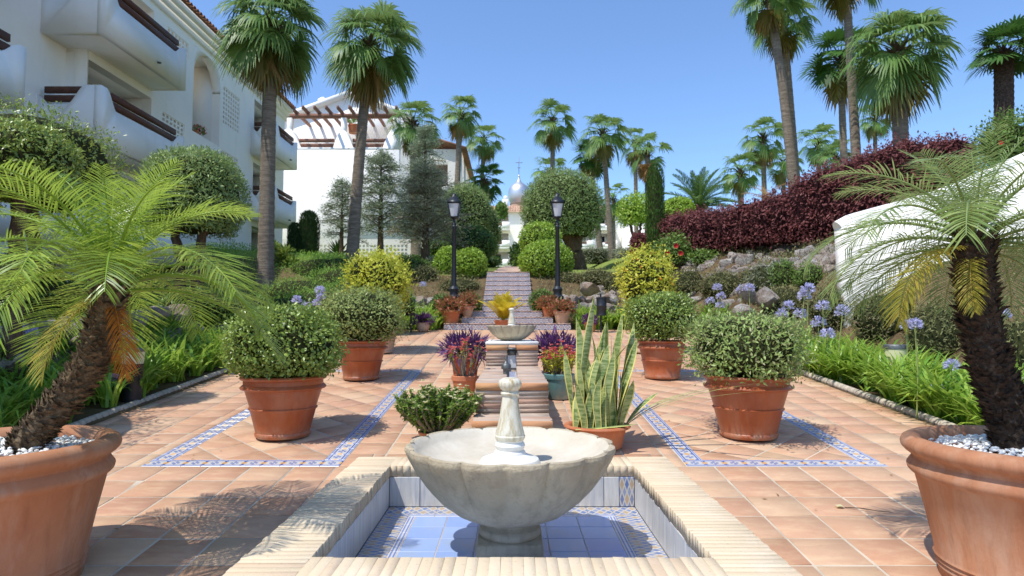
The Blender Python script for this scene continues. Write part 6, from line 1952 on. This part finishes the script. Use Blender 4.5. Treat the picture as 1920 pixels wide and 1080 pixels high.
# ------------------------------------------------------------------ wispy conifers
def conifer(label, base, top, rad, leaf, seed, nb=60, dead=0.3, z_lo=0.25, needles=70, ls=0.16):
    q = np.random.default_rng(seed)
    base = Vector(base); H = top.z - base.z
    t = thing('conifer_tree', label, 'conifer tree', base)
    mt, ml = MB(), MB()
    lean = np.array((top.x - base.x, 0, H))
    trunk(mt, [(0, 0, -.2), tuple(lean * 0.5), tuple(lean)], 0.09 * rad, 0.015, 8, 1.3, 0, 18)
    mb = MB()
    for k in range(nb):
        u = z_lo + (1 - z_lo) * min(1.0, max(0.0, (k / nb) ** 0.9 + q.normal(0, 0.03)))
        a = k * 2.4 + q.normal(0, .3)
        L = rad * (1 - u) ** 0.55 * q.uniform(0.3, 1.15) + 0.12
        b = lean * u; hd = np.array((math.cos(a), math.sin(a), 0)); upk = q.uniform(0.05, 0.85); dn = q.uniform(0.15, 0.6)
        if q.uniform() < 0.12: L *= 1.35
        n = 6; s = np.linspace(0, 1, n)
        P = b + s[:, None] * hd * L + np.c_[np.zeros((n, 2)), (upk * s - dn * s * s) * L]
        mb.tube(P, np.linspace(0.018, 0.005, n) * (1 + rad * .3), 4, 0, 0.5, cap=False)
        for sgn in (-1, 1):
            for s0 in (.35, .55, .75):
                i0 = b + hd * L * s0 + np.array((0, 0, (upk * s0 - dn * s0 * s0) * L))
                a2 = a + sgn * q.uniform(.5, .9); h2 = np.array((math.cos(a2), math.sin(a2), q.uniform(-.25, .1))); l2 = L * 0.5 * (1.1 - s0)
                mb.tube(np.array([i0, i0 + h2 * l2]), [0.007, 0.003], 3, 0, 0.5, cap=False)
                m_ = int(needles / 9)
                w = q.uniform(0.1, 1.05, m_)[:, None]
                leaf_faces(ml, i0 + h2 * l2 * w + q.normal(0, .08, (m_, 3)), h2 + q.normal(0, .5, (m_, 3)), q.normal(0, 1, (m_, 3)), ls * q.uniform(.6, 1.2, m_), ls * .22, 0)
        m_ = int(needles / 3)
        w = q.uniform(0.3, 1.05, m_)
        C = b + w[:, None] * hd * L + np.c_[np.zeros((m_, 2)), (upk * w - dn * w * w) * L] + q.normal(0, .11, (m_, 3))
        leaf_faces(ml, C, hd + q.normal(0, .6, (m_, 3)), q.normal(0, 1, (m_, 3)), ls * q.uniform(.6, 1.2, m_), ls * .22, 0)
    mt.build('trunk', M['bark'], t, smooth=True)
    mb.build('branches', M['stem'], t)
    ml.build('foliage', M[leaf], t)
conifer('thin dark conifer before the white gable right of the second palm', at(713, 492, 24.5), at(715, 288, 24.5), 1.6, 'conifer_d', 1, 95, needles=110, ls=0.13)
conifer('tall dark straggly conifer in front of the third palm', at(797, 492, 26.0), at(797, 238, 26.0), 1.6, 'conifer_d', 2, 100, needles=95, ls=0.12)
conifer('wide brownish half dead conifer with bare twigs behind the left lamp', at(797, 497, 21.5), at(800, 318, 21.5), 1.9, 'conifer', 3, 140, needles=120, z_lo=0.2, ls=0.11)
conifer('feathery pale conifer sapling left of the second palm trunk', at(640, 480, 25.5), at(642, 340, 25.5), 1.1, 'conifer_d', 4, 60, needles=100, ls=0.12)

# frangipani-like small tree by the left building
fr = thing('small_tree', 'small forked tree with glossy leaf whorls left of the cypress columns', 'tree', at(515, 538, 19.0))
mb = MB(); ml = MB()
b0 = fr.location
for px, py in ((535, 478), (512, 470), (528, 490), (545, 495)):
    e = at(px, py, 19.0) - b0
    mb.tube([(0, 0, -.2), e * 0.5 + Vector((-.05, 0, 0)), e], [0.07, 0.05, 0.035], 8)
    n = 60; U = dirs(n, -.3)
    leaf_faces(ml, np.tile(np.array(e), (n, 1)) + U * .05, U + np.array((0, 0, .1)), dirs(n) * .3 + np.array((0, 0, 1)), 0.34 * rng.uniform(.7, 1.1, n), 0.11, 0)
mb.build('trunk', M['bark'], fr); ml.build('foliage', M['bush_a'], fr)
ag = thing('agave', 'spiky dark agave at the foot of the white lattice wall', 'plant', at(636, 482, 26.0))
ml = MB(); n = 46; U = dirs(n, 0.0)
leaf_faces(ml, U * .05, U, np.tile((0, 0, 1.0), (n, 1)), 0.75, 0.12, 0); ml.build('leaves', M['fan_dark'], ag)
fl = thing('potted_plant', 'pink flowers in a pot on the arched niche sill', 'potted plant', (F1 - 0.18, 21.5, NICHE[2] + .002))
pot_in(fl, 'pot_small', 0.1, 0.16, 0.07, 'plain')
mb = MB(); bush(mb, (0, 0.15, 0.24), (0.2, 0.32, 0.14), 260, 0.07, 0.045, seed=3, core=0.4); mb.build('foliage', [M['hedge'], M['twig']], fl)
mb = MB(); bush(mb, (0.03, 0.15, 0.26), (0.22, 0.34, 0.15), 70, 0.07, 0.06, seed=4, core=0); mb.build('blossoms', M['petal_r'], fl)
pp = thing('potted_plant', 'small potted palm on the pergola terrace of the gable house', 'potted plant', at(662, 250, 37.0))
pot_in(pp, 'pot_small', 0.3, 0.5, 0.25, 'plain')
ml = MB(); n = 26; U = dirs(n, 0.1); leaf_faces(ml, U * .02 + np.array((0, 0, .6)), U, np.tile((0, 0, 1.0), (n, 1)), 0.8, 0.1, 0); ml.build('foliage', M['fan'], pp)

# ------------------------------------------------------------------ fan palms
fan_set('near', M['fan'], M['fan_old'], 0.38, 30, 0.46, 112, 0.2)
fan_set('soft', M['fan'], M['fan_old'], 0.36, 22, 0.50, 105, 0.2)
fan_set('stiff', M['fan_dark'], M['fan_old'], 0.12, 22, 0.50, 140, 0.1)
def palm(label, bx, by, cx, cy, d, rpx, tpx, n, key='soft', dead=0, group='fan palms', **kw):
    b = at(bx, by, d); c = at(cx, cy, d)
    g = gz(b.x, d)
    if b.z > g: b = Vector((b.x, d, g))
    fan_palm(label, b, c, rpx * d / FPX, tpx / 2 * d / FPX, int(n * 0.85), key, dead, group=group, **kw)
palm('tall dense fan palm nearest on the left before the balconies', 497, 542, 508, 52, 17.0, 120, 30, 50, 'near', 10, tr_top=0.17)
palm('tall leaning fan palm before the white gable house', 659, 478, 695, 88, 20.0, 110, 24, 42, 'near', 8, mid=Vector((-0.05, 0, 0)))
palm('pale fan palm right of the gable house behind the conifers', 781, 480, 775, 232, 32.0, 62, 20, 34, dead=3)
palm('open fan palm second right of the gable house', 851, 470, 863, 215, 38.0, 50, 13, 30, dead=2)
palm('small fan palm third right of the gable house', 897, 470, 907, 262, 44.0, 44, 9, 26, dead=1)
palm('low fan palm above the large clipped crown left of the axis', 902, 470, 908, 340, 40.0, 46, 12, 26, 'stiff')
palm('solitary fan palm above the egg shaped crown at centre', 1036, 420, 1036, 228, 42.0, 54, 11, 30, dead=2)
palm('fan palm half hidden behind the egg shaped crown', 1030, 430, 1030, 325, 46.0, 46, 12, 24)
palm('fan palm with tall thin trunk right of the egg shaped crown', 1148, 465, 1130, 252, 34.0, 56, 12, 32)
palm('darker fan palm just left of the thin trunked one', 1128, 468, 1106, 292, 36.0, 48, 12, 28, 'stiff', 2)
palm('fan palm with hanging brown fronds left of the dying one', 1193, 420, 1191, 268, 40.0, 44, 9, 20, dead=10)
palm('dying fan palm with orange brown fronds above the cypress', 1214, 420, 1214, 285, 36.0, 54, 13, 12, dead=22)
palm('low pale fan palm right of the thin trunked palm', 1150, 430, 1150, 372, 50.0, 42, 9, 20)
palm('tallest slender leaning fan palm on the right hill', 1493, 345, 1440, -8, 22.0, 78, 20, 34, dead=3, mid=Vector((0.12, 0, 0)))
palm('second slender fan palm just right of the leaning one', 1498, 345, 1468, 34, 24.0, 76, 18, 32, dead=4)
palm('slender fan palm whose crown leaves the top of the picture', 1610, 305, 1584, -62, 21.0, 95, 19, 34, dead=2)
palm('dark fan palm with drooping crown between the slender trunks', 1583, 312, 1576, 112, 26.0, 84, 15, 32, 'stiff', 3)
palm('stout fan palm with large silvery crown on the right hill', 1688, 262, 1684, 100, 19.0, 118, 27, 40, 'near', 3, bark='bark_palm', tr_top=0.22)
palm('windmill palm with shaggy dark trunk at the right edge', 1876, 256, 1882, 100, 15.0, 78, 32, 34, 'stiff', 0, bark='bark_black', skirt=False, tr_top=0.2, low=6)
palm('fan palm with yellowing fronds low on the right hill', 1434, 360, 1430, 258, 36.0, 54, 11, 26, dead=7)
palm('pale fan palm right of the twin slender trunks', 1534, 340, 1534, 268, 40.0, 50, 9, 28)
palm('fan palm seen between slender and stout trunks', 1640, 300, 1640, 222, 38.0, 42, 9, 26)
palm('low fan palm at the left end of the right hill', 1390, 390, 1388, 322, 34.0, 50, 13, 28)
palm('pale fan palm right behind the yellowing one', 1470, 380, 1468, 306, 40.0, 44, 10, 26)
palm('low broad fan palm below the dark drooping one', 1566, 340, 1566, 296, 33.0, 46, 12, 26)

# canary palm and dead feather palm
CAN = [[feather_frond('frond', e, c, M['canary'], 500 + e + k, pairs=34, ll=0.17, lw=0.02, droop=0.12, vee=0.5, stem=0.1, stem_r=0.014) for k in range(2)] for e, c in ((80, 35), (62, 45), (45, 50), (25, 45), (8, 35))]
cp = thing('date_palm', 'stiff feathered date palm behind the maroon hedge', 'palm tree', at(1310, 420, 26.0), 0, None)
mb = MB(); mb.tube([(0, 0, -0.6), (0, 0, 0.75)], [0.3, 0.26], 12); mb.build('trunk', M['bark_dark'], cp)
for i in range(40):
    u = i / 40
    link('frond', random.choice(CAN[min(4, int(u * 5))]), cp, (0, 0, 0.7), (rnd(-.1, .1), rnd(-.1, .1), i * 2.4), 1.75 * rnd(.85, 1.1))
DEAD = [feather_frond('frond', e, 60, M['fan_dead'], 700 + e, pairs=26, ll=0.22, lw=0.016, droop=0.7) for e in (70, 45, 20)]
dp = thing('date_palm', 'dried out beige feather palm at the hedge top', 'palm tree', at(1442, 385, 20.0))
mb = MB(); mb.tube([(0, 0, -0.5), (0, 0, 0.15)], [0.12, 0.1], 10); mb.build('trunk', M['bark_dark'], dp)
for i in range(15):
    link('frond', random.choice(DEAD), dp, (0, 0, 0.1), (rnd(-.15, .15), rnd(-.15, .15), i * 2.4), rnd(.7, 1.0))

# small fallen bits on the paving
lf = thing('fallen_twig', 'thin dry twig with a pale leaf lying on the right paving', 'twig', (2.05, 3.95, floor_z(3.95) + 0.008))
mb = MB(); mb.tube([(0, 0.03, 0), (0.08, 0, 0.004), (0.17, -0.05, 0), (0.24, -0.07, 0)], [0.003, 0.003, 0.002, 0.001], 5); mb.build('stem', M['bark'], lf)
mb = MB(); leaf_faces(mb, np.array([(0, .03, .002)] * 3), np.array([(-.6, .5, .05), (-1, .2, .1), (-.7, -.1, .05)]), np.tile((0, 0, 1.0), (3, 1)), 0.06, 0.03); mb.build('leaf', M['petal_w'], lf)

# dry leaves and crumbs swept against the kerbs and scattered over the tiles
q = np.random.default_rng(77); n = 420
sd = q.choice([-1, 1], n); y = q.uniform(3.0, 13.5, n)
x = np.where(q.uniform(0, 1, n) < 0.75, sd * (3.93 - np.abs(q.normal(0, .16, n))), q.uniform(-3.8, 3.8, n))
k = ~((np.abs(x) < 1.3) & (y < 9.2)); x, y = x[k], y[k]; n = len(x)
mb = MB(); leaf_faces(mb, np.c_[x, y, SL * y + 0.008], np.c_[q.normal(0, 1, (n, 2)), q.uniform(0, .25, n)], np.c_[q.normal(0, .3, (n, 2)), np.ones(n)], q.uniform(.015, .05, n), q.uniform(.008, .02, n), 0, q.uniform(0, 1, n))
tag(mb.build('leaf_litter', M['fan_dead']), 'dry brown leaf litter swept against the kerbs', kind='stuff')
